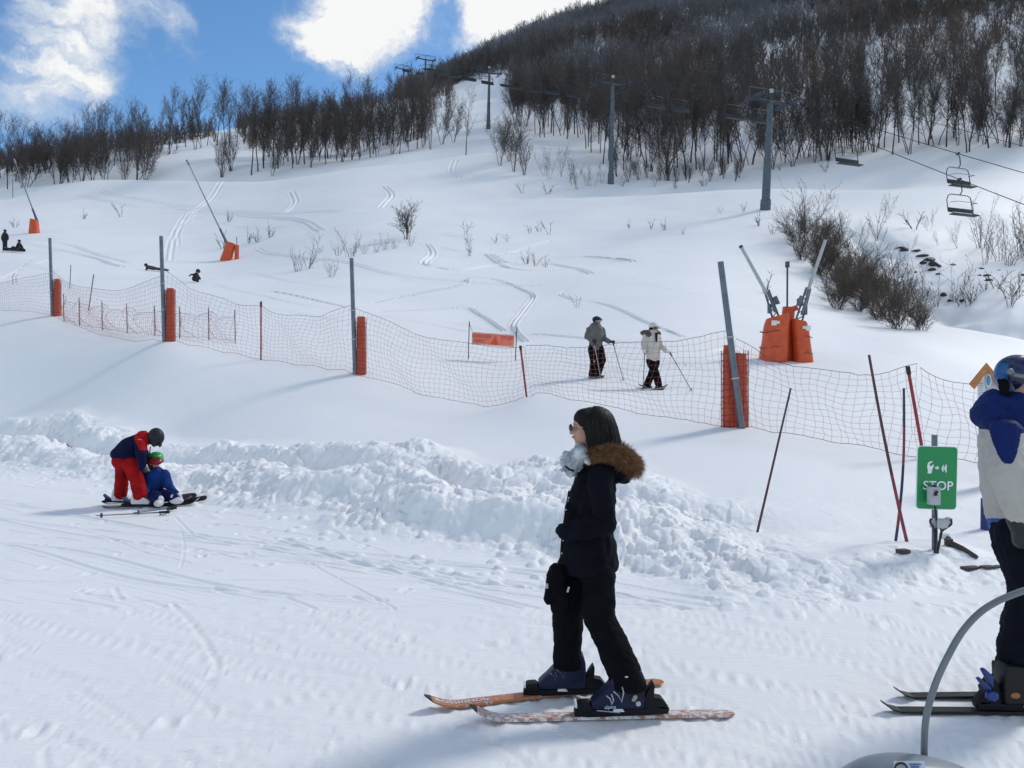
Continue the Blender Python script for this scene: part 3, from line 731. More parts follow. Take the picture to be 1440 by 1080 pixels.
# the wood on the mountain, too many to count: one object ----------------------
def far_proto(seed, h, n1=13, n2=4, tw=.11):
    r = random.Random(seed); R_ = Rib(); p = Vector((0, 0, -.5)); d = Vector((r.gauss(0, .04), r.gauss(0, .04), 1)).normalized()
    top = p + d * h; R_.twig(p, top, h * .028, r); R_.twig(p, top, h * .022, r)
    for k in range(n1):
        f = .12 + .83 * (k + r.random()) / n1; q = p.lerp(top, f); L = h * .36 * (1.15 - f) * (1 if f > .35 else .6); ld = rdir(d, r.uniform(.35, .8), r); e = q + (ld + Vector((0, 0, .35))).normalized() * L
        R_.twig(q, e, tw * 1.1, r)
        for j in range(n2):
            s_ = r.uniform(.2, 1); o = q.lerp(e, s_); td = rdir(ld, r.uniform(.3, .8), r); td.z += .35; R_.twig(o, o + td * L * r.uniform(.35, .6), tw, r)
    V = np.array([tuple(v) for v in R_.V]); return V, np.array(R_.F)
FP = [far_proto(200 + i, 1.0 * rng.uniform(.9, 1.1), 19, 6, .0095) for i in range(10)]
VV = []; FF = []; off = 0; cnt = 0
def in_gap(px, py):   # the open piste running up through the trees
    return False
spots = []
for i in range(38000):
    Y = math.sqrt(rng.uniform(118 ** 2, 430 ** 2)); px = rng.uniform(560, 1620); x = (px - 720) / F * Y
    spots.append((px, Y, x))
sx = np.array([s[2] for s in spots]); sy = np.array([s[1] for s in spots]); sz = height(sx, sy, False)
dens = vnoise(sx / 18, sy / 18, 77) 
lnz = vnoise(sx / 9, sy / 9, 79)
for k_, ((px, Y, x), z, dn_) in enumerate(zip(spots, sz, dens)):
    py = 540 - (z - EYE) / Y * F
    lim = 146 + max(0, 900 - px) * .26          # wood edge starts farther up towards the left
    if px < 720: lim = 235 if px > 600 else 232
    lim += 14 * float(lnz[k_]) + 4 * math.sin(px * .05)
    if Y < lim: continue
    if rng.random() > (.66 if dn_ > -.4 else .36) * (.42 if px > 1060 and Y < 205 else 1): continue
    V, Fq = FP[int(rng.random() * 10)]; s = rng.uniform(8.5, 14) * (1 + .1 * dn_) if rng.random() < .72 or Y > 175 else rng.uniform(2, 5.5); a = rng.uniform(0, 6.28); ca, sa = math.cos(a), math.sin(a)
    R_ = np.array([[ca, sa, 0], [-sa, ca, 0], [0, 0, 1]]); VV.append((V @ R_) * s + np.array([x, Y, z])); FF.append(Fq + off); off += len(V); cnt += 1
# left-hand wood behind the crest and on the knoll
for i in range(900):
    if rng.random() < .5: px = rng.uniform(-120, 300); Y = rng.uniform(142, 185)
    else: px = rng.uniform(330, 640); Y = rng.uniform(150, 230)
    x = (px - 720) / F * Y; z = hz(x, Y)
    if 600 < px and Y < 190: continue
    if 240 < px < 350 and Y < 165: continue
    V, Fq = FP[int(rng.random() * 10)]; s = rng.uniform(6, 10); a = rng.uniform(0, 6.28); ca, sa = math.cos(a), math.sin(a)
    R_ = np.array([[ca, sa, 0], [-sa, ca, 0], [0, 0, 1]]); VV.append((V @ R_) * s + np.array([x, Y, z])); FF.append(Fq + off); off += len(V); cnt += 1
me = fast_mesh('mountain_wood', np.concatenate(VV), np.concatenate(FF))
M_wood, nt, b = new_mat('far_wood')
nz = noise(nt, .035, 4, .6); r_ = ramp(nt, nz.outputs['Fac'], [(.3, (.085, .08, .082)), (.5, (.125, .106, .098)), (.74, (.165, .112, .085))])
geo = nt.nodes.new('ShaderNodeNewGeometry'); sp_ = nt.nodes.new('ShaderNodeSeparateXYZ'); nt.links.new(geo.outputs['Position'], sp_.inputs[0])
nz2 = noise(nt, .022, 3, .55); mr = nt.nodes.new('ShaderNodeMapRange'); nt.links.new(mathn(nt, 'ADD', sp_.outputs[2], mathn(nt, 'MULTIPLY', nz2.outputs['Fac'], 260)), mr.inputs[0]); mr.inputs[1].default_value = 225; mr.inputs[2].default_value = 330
mxf = nt.nodes.new('ShaderNodeMix'); mxf.data_type = 'RGBA'; nt.links.new(mr.outputs[0], mxf.inputs[0]); nt.links.new(r_.outputs[0], mxf.inputs[6]); mxf.inputs[7].default_value = (.36, .38, .43, 1)  # frost patches and distance haze painted into the twig colour, stronger with height
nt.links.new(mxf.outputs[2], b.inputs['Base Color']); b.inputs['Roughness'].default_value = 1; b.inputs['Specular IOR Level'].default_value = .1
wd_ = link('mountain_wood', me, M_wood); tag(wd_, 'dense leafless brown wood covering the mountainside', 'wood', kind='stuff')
print('trees', NT, len([o for o in COL.objects if o.name.startswith('bare_tree')]), 'wood', cnt, round(time.time() - T0, 1))

# dark stones in the stream bed ------------------------------------------------
M_rock = mat('wet_rock', (.028, .026, .025), .6, var=.4, scale=4, bump=.6, bscale=12)
def stone(px, py, s, sq=.8):
    h = hit(px, py, 14)
    if not h: return
    r = random.Random(int(px * 7 + py)); bm = bmesh.new(); bmesh.ops.create_icosphere(bm, subdivisions=2, radius=1)
    ax = [r.uniform(.8, 1.4), r.uniform(.7, 1.2), sq * r.uniform(.7, 1.1)]
    pl = [(Vector((r.gauss(0, 1), r.gauss(0, 1), r.gauss(0, 1))).normalized(), r.uniform(.5, .85)) for _ in range(7)]
    for v in bm.verts:
        for n_, d_ in pl:
            k = v.co.dot(n_) - d_
            if k > 0: v.co -= n_ * k * .9
        v.co = Vector((v.co.x * ax[0] * s, v.co.y * ax[1] * s, v.co.z * ax[2] * s))
    me = bpy.data.meshes.new('rock'); bm.to_mesh(me); bm.free()
    o = link('rock', me, M_rock); o.location = (h[0], h[1], h[2] - s * .3); o.rotation_euler = (0, 0, r.uniform(0, 6))
    tag(o, 'dark wet rock showing through the snow of the stream gully at the right', 'rock', 'rocks in the stream gully')
for px, py, s in ((1272, 349, .5), (1268, 346, .3), (1298, 360, .5), (1305, 366, .55), (1315, 370, .5), (1310, 378, .45), (1296, 368, .35), (1325, 375, .3), (1343, 372, .2), (1380, 378, .3), (1385, 388, .28), (1394, 392, .25), (1376, 386, .2),
                  (1440, 385, .35), (1412, 390, .22), (1330, 412, .35), (1342, 420, .3), (1352, 424, .25), (1400, 380, .2), (1285, 350, .3), (1290, 380, .25), (1320, 384, .3)):
    stone(px + rng.uniform(-4, 4), py + rng.uniform(-3, 3), s * rng.uniform(.6, 1.3))
# ------------------------------------------------------------------ man-made things on the slopes
M_steel = mat('galvanised_steel', (.15, .17, .20), .5, .45, var=.2, scale=6, bump=.1)
M_tower = mat('grey_green_tower_paint', (.095, .12, .14), .6, .1, var=.15, scale=1.5)
M_darkmetal = mat('dark_metal', (.06, .07, .09), .5, .4, var=.25, scale=5)
M_chair = mat('chair_grey', (.035, .042, .046), .6, .1, var=.2)
M_orange = mat('orange_pad_vinyl', (.62, .085, .018), .5, var=.14, scale=5, bump=.25, bscale=9)
M_orange2 = mat('faded_orange_pad', (.60, .075, .025), .6, var=.2, scale=9, bump=.5, bscale=30)
M_net = mat('net_cord', (.36, .11, .085), .8, var=.3, scale=.7)
M_netd = mat('net_edge_rope', (.11, .05, .05), .8, var=.3, scale=.7)
M_red = mat('red_pole_paint', (.30, .018, .028), .45, var=.25, scale=12)
M_black = mat('black_rubber', (.012, .012, .014), .55, var=.3, scale=20)
M_white = mat('white_paint', (.72, .73, .73), .5, var=.06)
M_grey = mat('light_grey_plastic', (.42, .44, .44), .45, var=.08)

# chairlift -------------------------------------------------------------------
def lift_x(Y): return 25.5 - .391 * (Y - 78)
LD = Vector((-.391, 1, 0)).normalized(); LN = Vector((1, .391, 0)).normalized()
TOW = [(78, 128, 'nearest lift tower, thick and leaning a little, in front of the dark wood', 1.15), (108, 108, 'second lift tower, slender, standing by the thick saplings', .95),
       (155, 95, 'third lift tower, standing at the foot of the steep snow gap', .95), (200, 78, 'lift tower crossing the skyline at the top of the snow gap', .9), (222, 92, 'farthest lift tower, small against the blue sky', .85)]
HR = 2.1
ropes = {-1: [], 1: []}
for i, (Y, ptop, lab, k) in enumerate(TOW):
    x = lift_x(Y); zb = hz(x, Y); px = 720 + x / Y * F; zt = EYE + (540 - ptop) / F * Y
    t = empty('lift_tower', (x, Y, zb), lab, 'lift tower'); H = zt - zb
    lean = Vector((.10 * H * .45 if i == 0 else .02 * H, 0, 0)); base = Vector((x, Y, zb - .6)) - lean * .5; top = Vector((x, Y, zt - 1.1)) + lean * .5
    m = MB(); m.tube([base, base.lerp(top, .14)], [.46 * k, .44 * k], 14); m.tube([base.lerp(top, .14), base.lerp(top, .5)], [.36 * k, .33 * k], 14)
    m.tube([base.lerp(top, .5), top], [.29 * k, .24 * k], 14); m.build('mast', M_tower, t)
    m = MB()
    for f in (.10, .17, .24, .5): m.tube([base.lerp(top, f), base.lerp(top, f + .006)], (.475 if f < .14 else .375) * k - f * .05, 14)
    m.build('bands', M_steel, t)
    m = MB(); a = top - LN * 2.6; b = top + LN * 2.6
    m.tube([a + Vector((0, 0, .15)), top, b + Vector((0, 0, .15))], [.12, .2, .12], 6)
    m.tube([a + Vector((0, 0, 1.2)), b + Vector((0, 0, 1.2))], .05, 5); m.tube([a, a + Vector((0, 0, 1.2))], .05, 5); m.tube([b, b + Vector((0, 0, 1.2))], .05, 5)
    m.tube([top, top + Vector((0, 0, 1.3))], .09, 6)
    for s_ in (-1, 1):
        m.tube([top + LN * s_ * .3 + Vector((0, 0, 1.2)), top + LN * s_ * 2.5 + Vector((0, 0, .2))], .045, 5)
    m.build('crossarm', M_darkmetal, t)
    if i < 3:
        m = MB(); m.box(top + Vector((0, -.35, 1.0)), (.4, .04, .4), bev=0); m.build('number_plate', M_grey, t)
    for s_ in (-1, 1):
        m = MB(); c = top + LN * s_ * HR + Vector((0, 0, .1)); ropes[s_].append(c + Vector((0, 0, .25)))
        n_ = 8 if i == 0 else 6
        for q in range(n_):
            p = c + LD * ((q - (n_ - 1) / 2) * .42); m.tube([p - LN * .05, p + LN * .05], .19, 10)
        m.tube([c - LD * 1.8 + Vector((0, 0, -.05)), c + LD * 1.8 + Vector((0, 0, -.05))], .06, 5)
        m.tube([c - LD * 1.7 + LN * .35 * s_ + Vector((0, 0, -.1)), c + LD * 1.7 + LN * .35 * s_ + Vector((0, 0, -.1))], .04, 5)
        m.build('sheave_train', M_darkmetal, t)
def rope_pt(s_, Y):
    """point on the rope at depth Y"""
    R_ = ropes[s_]
    if Y < R_[0].y:
        f = (R_[0].y - Y); p = R_[0].copy(); return Vector((p.x + .391 * f, Y, p.z - (.60 if s_ > 0 else .665) * f + (.0006 * f * f)))
    for i in range(len(R_) - 1):
        a, b = R_[i], R_[i + 1]
        if Y <= b.y or i == len(R_) - 2:
            f = (Y - a.y) / (b.y - a.y); p = a.lerp(b, f); L = b.y - a.y; p.z -= 4 * min(1, .00055 * L * L / 4) * f * (1 - f) if f < 1 else 0; return p
for s_ in (-1, 1):
    c = MB(); c.tube([rope_pt(s_, y) for y in list(range(42, 78, 3)) + list(range(78, 222, 6))], .028, 5)
    o = c.build('haul_rope', M_black, origin=tuple(rope_pt(s_, 78)))
    tag(o, ('haul rope of the chairlift running over the left ends of the tower arms', 'haul rope of the chairlift running over the right ends of the tower arms')[s_ > 0], 'cable')
c = MB(); c.tube([rope_pt(1, y) + Vector((1.2, 0, 1.6)) for y in range(42, 79, 3)] + [rope_pt(1, y) + Vector((-1.9, 0, 1.1)) for y in range(82, 222, 8)], .018, 4)
tag(c.build('signal_cable', M_black, origin=tuple(rope_pt(1, 78))), 'thin signal cable strung above the chairlift haul ropes', 'cable')

def make_chair(p, label, grp):
    o = empty('lift_chair', p, label, 'lift chair', grp); d = LD; n = LN
    up = Vector((0, 0, 1)); dn = Vector((0, 0, -1.12)); w = 1.22; P = Vector(p)
    m = MB(); m.tube([P, P + n * .22 + dn * .25, P + n * .28 + dn * .75, P + n * .12 + dn * .95, P + dn * 1.0], .04, 6); m.box(P, (.12, .4, .14)); m.build('hanger', M_chair, o)
    m = MB(); T_ = P + dn * 1.0; arch = []
    for s_, lst in ((-1, []),): pass
    arch = [T_ - n * w + dn * 1.15 - d * .1, T_ - n * w + dn * .4, T_ - n * (w - .12) + dn * .12, T_ - n * (w - .4), T_ + n * (w - .4), T_ + n * (w - .12) + dn * .12, T_ + n * w + dn * .4, T_ + n * w + dn * 1.15 - d * .1]
    m.tube(arch, .035, 6)
    for k in (-1, 1): m.tube([T_ + n * k * w + dn * 1.15 - d * .1, T_ + n * k * w + dn * 1.35 - d * .65], .03, 5)
    m.build('frame', M_chair, o)
    m = MB(); m.box(T_ + dn * 1.35 - d * .4, (2 * w, .48, .07), Matrix.Rotation(math.atan2(n.y, n.x), 3, 'Z')); m.build('seat', M_chair, o)
    m = MB(); m.box(T_ + dn * 1.02 - d * .12, (2 * w, .06, .28), Matrix.Rotation(math.atan2(n.y, n.x), 3, 'Z')); m.build('backrest', M_chair, o)
    m = MB(); m.tube([T_ - n * 1.0 + dn * .55 - d * .1, T_ - n * .95 + dn * .6 - d * .7, T_ + n * .95 + dn * .6 - d * .7, T_ + n * 1.0 + dn * .55 - d * .1], .02, 5); m.build('safety_bar', M_chair, o)
    return o
def px_Y(s_, px):
    return min([y * .1 for y in range(420, 2200)], key=lambda y: abs(720 + rope_pt(s_, y).x / y * F - px))
c1 = make_chair(tuple(rope_pt(1, px_Y(1, 1347))), 'nearest lift chair, the upper of the two that overlap at the right', None)
def dup_chair(p, label, grp=None):
    r = c1.copy(); COL.objects.link(r); r.location = p; r['label'] = label
    if grp: r['group'] = grp
    for ch in c1.children:
        q = ch.copy(); COL.objects.link(q); q.parent = r
    return r
dup_chair(tuple(rope_pt(-1, px_Y(-1, 1348))), 'lift chair just below and in front of the nearest upper chair at the right')
dup_chair(tuple(rope_pt(-1, px_Y(-1, 1190))), 'lift chair hanging alone against the snow right of the nearest tower')
Yq = 80
k = 0
while Yq < 214:
    for s_ in (-1, 1):
        yy = Yq + (2.5 if s_ > 0 else 0)
        if min(abs(yy - t_[0]) for t_ in TOW) > 1.5:
            lab, gr = ('distant lift chair against the wood between the two nearest towers', 'lift chairs between the two nearest towers') if yy < 108 else (('far lift chair on the ropes between the second and third towers', 'lift chairs between the second and third towers') if yy < 155 else ('tiny lift chair high on the ropes beyond the third tower', 'lift chairs beyond the third tower'))
            dup_chair(tuple(rope_pt(s_, yy)), lab, gr)
    Yq += 14 if Yq < 150 else 10

# far snow lances ---------------------------------------------------------------
def pad_geo(m, base, w0, w1, h, d0, lean=0, skew=0):
    """upholstered wrap: tapered rounded column"""
    n = 20; rows = 9; V = []; Fc = []
    for j in range(rows + 1):
        f = j / rows; W_ = (w0 + (w1 - w0) * f) * (1 - .06 * math.cos(f * 6.28 * 2) * .3); D = d0 * (1 - .3 * f)
        if j in (0, rows): W_ *= .9; D *= .88
        for i in range(n):
            a = 2 * math.pi * i / n; c, s_ = math.cos(a), math.sin(a); e = .7
            V.append(Vector((base[0] + lean * f * h + W_ / 2 * math.copysign(abs(c) ** e, c), base[1] + D / 2 * math.copysign(abs(s_) ** e, s_), base[2] + f * h + skew * (c * W_ / 2) * f)))
    for j in range(rows):
        for i in range(n):
            a = j * n + i; b = j * n + (i + 1) % n; Fc.append((a, b, b + n, a + n))
    Fc.append(tuple(range(n))[::-1]); Fc.append(tuple(range(rows * n, rows * n + n))); m.add(V, Fc); return m
for (px, py, Y, lp, lab) in ((320, 365, 70, (266, 232), 'tall thin snow lance with orange base pad, right of the fallen skier'), (51, 325, 80, (22, 230), 'tall thin snow lance with orange base pad at the far left edge')):
    x = (px - 720) / F * Y; zb = hz(x, Y); t = empty('snow_lance', (x, Y, zb), lab, 'snow lance')
    m = MB(); pad_geo(m, (x - .2, Y, zb - .2), 1.0, .75, 1.75 if px > 100 else 1.6, .9, .3 if px > 100 else 0, -.3).build('base_pad', M_orange, t)
    a = Vector((x + .1, Y, zb + 1.2)); b = W(lp[0], lp[1], Y); m = MB(); m.tube([a, a.lerp(b, .22)], [.14, .10], 6).build('boom', M_darkmetal, t)
    m = MB(); m.tube([a.lerp(b, .2), b], [.07, .045], 6); m.tube([b, b + (b - a).normalized() * .5], .1, 6); m.build('lance_tube', M_steel, t)
x = (333 - 720) / F * 70; zb = hz(x, 70); t = empty('hydrant', (x, 70, zb), 'thin orange padded hydrant post beside the tall snow lance', 'hydrant')
m = MB(); m.tube([(x, 70, zb - .2), (x, 70, zb + 1.25)], .2, 10); m.build('pad', M_orange, t); m = MB(); m.tube([(x, 70, zb + 1.2), (x, 70, zb + 2)], .04, 6); m.build('rod', M_steel, t)

# near snow guns ----------------------------------------------------------------
Yg = 25.5
def near_gun(px0, px1, py, pt, lance, pivot, lab, sk, dark):
    x = ((px0 + px1) / 2 - 720) / F * Yg; zb = min(hz(x, Yg), EYE + (540 - py) / F * Yg) ; w = (px1 - px0) / F * Yg; h = (py - pt) / F * Yg
    t = empty('snow_gun', (x, Yg, zb), lab, 'snow gun')
    xt = (pivot[0] - 720) / F * Yg
    m = MB(); pad_geo(m, (x, Yg, zb - .05), w * .95, w * .82, h, .8, -sk * .09, -sk * .30); m.build('base_pad', M_orange, t)
    m = MB()
    for dz in (.28, .62): 
        m.tube([(x - sk * .05 * dz + w * .485 * math.cos(a), Yg + .40 * math.sin(a) * (1 - .3 * dz), zb + h * dz + .03 * math.sin(a * 3)) for a in [i * math.pi / 8 for i in range(17)]], .012, 5)
    m.build('lashing_rope', M_netd, t)
    m = MB(); cx = x + sk * w * .16 - sk * .07; cz = zb + h * .8; m.box((cx, Yg - .335, cz), (.16, .03, .16), bev=.1); m.box((cx - .12 * sk, Yg - .34, cz + .02), (.12, .02, .09), bev=.1); m.build('sticker', M_white, t)
    a = Vector((xt, Yg, zb + h - .25)); b = W(*lance, Yg); e = W(pivot[2], pivot[3], Yg)
    m = MB(); dd = (e - a).normalized(); sd_ = dd.cross(Vector((0, 1, 0))).normalized()
    for s_ in (-1, 1): m.tube([a + sd_ * .11 * s_, e + sd_ * .07 * s_], .035, 6)
    L = (e - a).length
    for q in range(6):
        m.tube([a + dd * L * q / 6 + sd_ * .1, a + dd * L * (q + .8) / 6 - sd_ * .09], .018, 5)
    m.box(a.lerp(e, .62) + sd_ * .14 * sk, (.16, .2, .22)); m.box(a.lerp(e, .45) - sd_ * .1 * sk, (.1, .16, .3)); m.tube([a.lerp(e, .3) + Vector((0, -.1, 0)), a.lerp(e, .95) + Vector((0, -.1, 0))], .045, 8)
    m.tube([a.lerp(e, .5) + sd_ * .2 * sk + Vector((0, -.08, 0)), a.lerp(e, .75) + sd_ * .17 * sk + Vector((0, -.08, 0))], .06, 8)
    m.build('lifting_arm', M_steel if not dark else M_tower, t)
    m = MB(); m.tube([e - dd * .25, e.lerp(b, .97)], [.062, .055], 10); m.build('lance_tube', M_grey, t)
    m = MB(); m.tube([e.lerp(b, .95), b], [.075, .06], 10); m.build('nozzle_head', M_darkmetal, t)
near_gun(1067, 1107, 507, 442, (1041, 345), (1093, 440, 1078, 408), 'snow gun with wide orange pad and lance leaning left', -1, True)
near_gun(1117, 1143, 516, 449, (1162, 334), (1121, 450, 1137, 405), 'snow gun with narrow orange pad and pale lance leaning right', 1, False)
x = (1106 - 720) / F * 25.9; zb = hz(x, 25.9); t = empty('hydrant', (x, 25.9, zb), 'slim orange padded hydrant with upright rod between the two snow guns', 'hydrant')
m = MB(); m.tube([(x - .06, 25.9, zb - .1), (x, 25.9, zb + .9), (x + .08, 25.9, W(0, 432, 25.9).z)], [.26, .22, .2], 14).build('pad', M_orange, t)
m = MB(); m.tube([(x + .02, 25.9, zb + 1), (x + .03, 25.9, W(0, 374, 25.9).z)], .032, 8); m.tube([(x + .03, 25.9, W(0, 376, 25.9).z), (x + .03, 25.9, W(0, 368, 25.9).z)], .075, 8); m.build('rod', M_darkmetal, t)
m = MB(); m.tube([(x + .1, 25.8, W(0, 436, 25.9).z), (x + .3, 25.7, W(0, 433, 25.9).z)], .09, 10).build('valve_cap', M_orange, t)

# fence ---------------------------------------------------------------------------
FP_ = [('a', -120, 34.5, 425), ('p', 72, 29.5, 335), ('p', 229, 22.6, 332), ('r', 367, 21.6, 424), ('p', 497, 20.4, 363), ('r', 738, 17.5, 486), ('p', 1032, 14.1, 368), ('r', 1292, 12.6, 515), ('e', 1520, 12.0, 545)]
names = {72: ('tall grey post with faded orange pad, farthest left in the net fence', (75, 392)), 229: ('tall grey post with orange pad, second from left in the net fence', (236, 405)),
         497: ('tall grey post with orange pad in the middle of the net fence', (505, 445)), 1032: ('leaning tall grey post with large orange pad near the snow guns', (1035, 490))}
def snowz(x, y): return hz(x, y)
POSTS = []
for kind, px, Y, ptop in FP_:
    x = (px - 720) / F * Y; zb = snowz(x, Y); POSTS.append((x, Y, zb))
    if kind == 'p':
        lab, (pp, ppy) = names[px]; t = empty('fence_post', (x, Y, zb), lab, 'fence post'); zt = EYE + (540 - ptop) / F * Y
        lx = {72: -.02, 229: -.02, 497: -.02, 1032: -.30}[px]; k = .056 if px < 1000 else .059
        top = Vector((x + lx + (-.03 if px < 1000 else .06), Y, zt)); bot = Vector((x + (.05 if px < 1000 else .18), Y, zb - .3))
        m = MB(); m.tube([bot, bot.lerp(top, .5), top], [k, k, k * .93], 14); m.build('post', M_steel, t)
        m = MB()
        for f in (.36, .585): m.tube([bot.lerp(top, f), bot.lerp(top, f + .008)], k * 1.25, 12)
        m.build('clamps', M_grey, t)
        wv = .22 if px < 1000 else .40; hp = (zb + .0, EYE + (540 - ppy) / F * Y)
        off = .17 if px < 1000 else -.02
        if px < 1000:
            m = MB(); pad_geo(m, (x + off + .02, Y + .06, zb - .1), wv + .04, wv, hp[1] - zb + .1, .2, 0, 0); m.build('pad', M_orange2, t)
        else:
            m = MB(); pad_geo(m, (x - .05, Y + .16, zb - .1), .22, .2, hp[1] - zb + .16, .16, .0, -.12); m.build('pad', M_orange2, t)
            m = MB(); pad_geo(m, (x + .16, Y + .17, zb - .1), .27, .25, hp[1] - zb + .02, .2, .0, -.1); m.build('pad', M_orange2, t)
        # net wrapped round the pad
        m = MB(); cx = x + off + .02 if px < 1000 else x + .065; ww = (wv + .05) / 2 if px < 1000 else .25; yc_ = Y + .06 if px < 1000 else Y + .17; hh = hp[1] - zb
        nz_ = int(hh / .11)
        for q in range(nz_):
            z_ = zb + .02 + q * .11; m.tube([(cx + ww * math.cos(a), yc_ + (.15) * math.sin(a), z_ + .015 * math.sin(q * 2.1 + a * 2)) for a in [i * math.pi / 6 for i in range(13)]], .005, 4, caps=False)
        for q in range(12):
            a = q * math.pi / 6; m.tube([(cx + ww * math.cos(a), yc_ + .15 * math.sin(a), zb + hh * f) for f in (0, .3, .6, .98)], .005, 4, caps=False)
        m.build('wrapped_net', M_netd, t)
    elif kind == 'r':
        zt = EYE + (540 - ptop) / F * Y
        lab = {367: 'thin dark red pole holding the net between the second and middle posts', 738: 'leaning red pole with black cap holding the net behind the woman', 1292: 'leaning red pole with black cap above the green sign'}[px]
        t = empty('net_pole', (x, Y, zb), lab, 'pole'); lx = {367: 0, 738: -.1, 1292: -.18}[px]; k = .022 if px != 1292 else .026
        bot = Vector((x - lx * .6, Y, zb - .15)); top = Vector((x + lx, Y, zt)); m = MB(); m.tube([bot, bot.lerp(top, .93)], k, 10); m.build('shaft', M_red, t)
        m = MB(); m.tube([bot.lerp(top, .92), top], k * 1.35, 10); m.build('cap', M_black, t)

def net(name, a, b, za, zb_, label, sag=.25, cell=.135, drop=0, rt=.0027, bulge=.15, mat_=None, lift0=.02, zoff=0):
    """net between two posts, za/zb_ = rope heights at the posts"""
    a = Vector(a); b = Vector(b); L = (b - a).length; n = max(4, int(L / cell)); nh = max(3, int(max(za - a.z, zb_ - b.z) / cell)); dv = (b - a); side = Vector((dv.y, -dv.x, 0)).normalized()
    P = {}; r = random.Random(int(L * 100))
    ph = r.uniform(0, 6)
    for i in range(n + 1):
        f = i / n; x, y = a.x + dv.x * f, a.y + dv.y * f; zg = snowz(x, y) + lift0 + .05 * abs(math.sin(f * 9 + ph)) * (1 if .05 < f < .95 else 0)
        zt = za + (zb_ - za) * f - 4 * sag * f * (1 - f) + .03 * math.sin(f * 13 + ph)
        for j in range(nh + 1):
            g_ = j / nh; w_ = bulge * math.sin(g_ * 3.14) * math.sin(f * 3.14) + .05 * math.sin(f * 17 + g_ * 5 + ph) * math.sin(g_ * 3.14)
            q = Vector((x + .05 * math.sin(g_ * 6 + f * 11 + ph) + r.gauss(0, .008), y, zg + (zt - zg) * g_ + .03 * math.sin(f * 23 + g_ * 4) * math.sin(g_ * 3.1) + r.gauss(0, .006))) + side * w_
            P[i, j] = q
    m = MB()
    for i in range(n + 1): m.tube([P[i, j] for j in range(nh + 1)], rt, 3, caps=False)
    for j in range(1, nh): m.tube([P[i, j] for i in range(n + 1)], rt, 3, caps=False)
    for j in (0, nh): m.tube([P[i, j] for i in range(n + 1)], rt * 1.7, 4, 1, caps=False)
    o = m.build(name, [mat_ or M_net, M_netd], smooth=False, origin=(a.x, a.y, a.z)); return tag(o, label, 'net')
def top_at(i, py):   # rope height at post i from a photo row
    return EYE + (540 - py) / F * POSTS[i][1]
NT_ = [(0, 1, 405, 382, .25, 'net fence span at the far left, left of the first grey post'), (1, 2, 382, 388, .55, 'sagging net span between the first and second grey posts'), (2, 3, 380, 431, .22, 'net span between the second grey post and the thin red pole'),
       (3, 4, 431, 428, .30, 'net span between the thin red pole and the middle grey post'), (4, 5, 430, 487, .32, 'long net span from the middle post to the leaning red pole'),
       (5, 6, 487, 466, .10, 'net span in front of the two snowshoe hikers'), (6, 7, 478, 514, .32, 'net span from the large orange pad to the red pole above the sign'), (7, 8, 517, 560, .15, 'net span at the right, behind the man in the blue helmet')]
for i, j, pa, pb, sg, lab in NT_:
    net('net_fence', POSTS[i], POSTS[j], top_at(i, pa), top_at(j, pb), lab, sg, .14 if i < 3 else .13)
# low secondary net with thin poles on the left
LOW = [(90, 27.6), (112, 26.8), (144, 26.0), (179, 25.2), (218, 24.4), (253, 23.6), (294, 23.0), (331, 22.6)]
lp = []
for px, Y in LOW:
    Y = Y + 1.0; x = (px - 720) / F * Y; z = hz(x, Y); lp.append((x, Y, z)); m = MB(); m.tube([(x, Y, z - .1), (x - .02, Y, z + 1.0)], .014, 6)
    tag(m.build('thin_stake', M_netd, origin=(x, Y, z)), 'thin dark stake of the low net behind the left fence spans', 'stake', 'stakes of the low net')
m_ = MB()
for k in range(len(lp) - 1):
    o = net('low_net', lp[k], lp[k + 1], lp[k][2] + .9, lp[k + 1][2] + .85, 'short span of low crumpled net behind the left fence, between two thin stakes', .16, .11, bulge=.35); o['group'] = 'spans of the low net'
for px, py, Y, h in ((124, 428, 31, 1.45), (98, 392, 40, 1.2)):
    x = (px - 720) / F * Y; z = hz(x, Y); m = MB(); m.tube([(x, Y, z - .1), (x + .22 if px > 110 else x + .06, Y, z + h)], .02, 6)
    tag(m.build('thin_pole', M_darkmetal, origin=(x, Y, z)), {124: 'thin slanting pole propping the net left of the first post', 98: 'thin lone pole in the snow right of the first post'}[px], 'pole')
h = hit(18, 278, 60); x, Y, z = h; m = MB(); m.tube([(x, Y, z - .2), (x, Y, z + 2.8)], .05, 6); tag(m.build('piste_marker', M_darkmetal, origin=(x, Y, z)), 'thin dark marker pole in the snow at the far left', 'pole')

# orange banner ---------------------------------------------------------------------
Yb = 24.0; t = empty('warning_banner', (W(692, 0, Yb).x, Yb, hz(W(692, 0, Yb).x, Yb)), 'orange warning banner with red triangle, stretched between two thin stakes', 'banner')
A_ = W(664, 466.5, Yb); B_ = W(724, 471.5, Yb); C_ = W(723, 489, Yb); D_ = W(663, 484.5, Yb)
M_ban = mat('orange_banner', (.85, .20, .12), .6, var=.12, scale=6); M_edge = mat('banner_edge', (.8, .55, .47), .6); M_bred = mat('banner_red', (.72, .09, .03), .6, var=.1)
M_btxt = mat('banner_lettering', (.48, .085, .07), .6)
m = MB(); e_ = Vector((0, 0, 0)); m.prism([(0, 0), (1, 0), (1, 1), (0, 1)], D_, C_ - D_, A_ - D_, (0, 1, 0), .012); m.build('border', M_edge, t, smooth=False)
u = C_ - D_; v = A_ - D_; o_ = D_ + Vector((0, -.006, 0))
m = MB(); m.prism([(.02, .1), (.98, .1), (.98, .93), (.02, .93)], o_, u, v, (0, 1, 0), .004); m.build('sheet', M_ban, t, smooth=False)
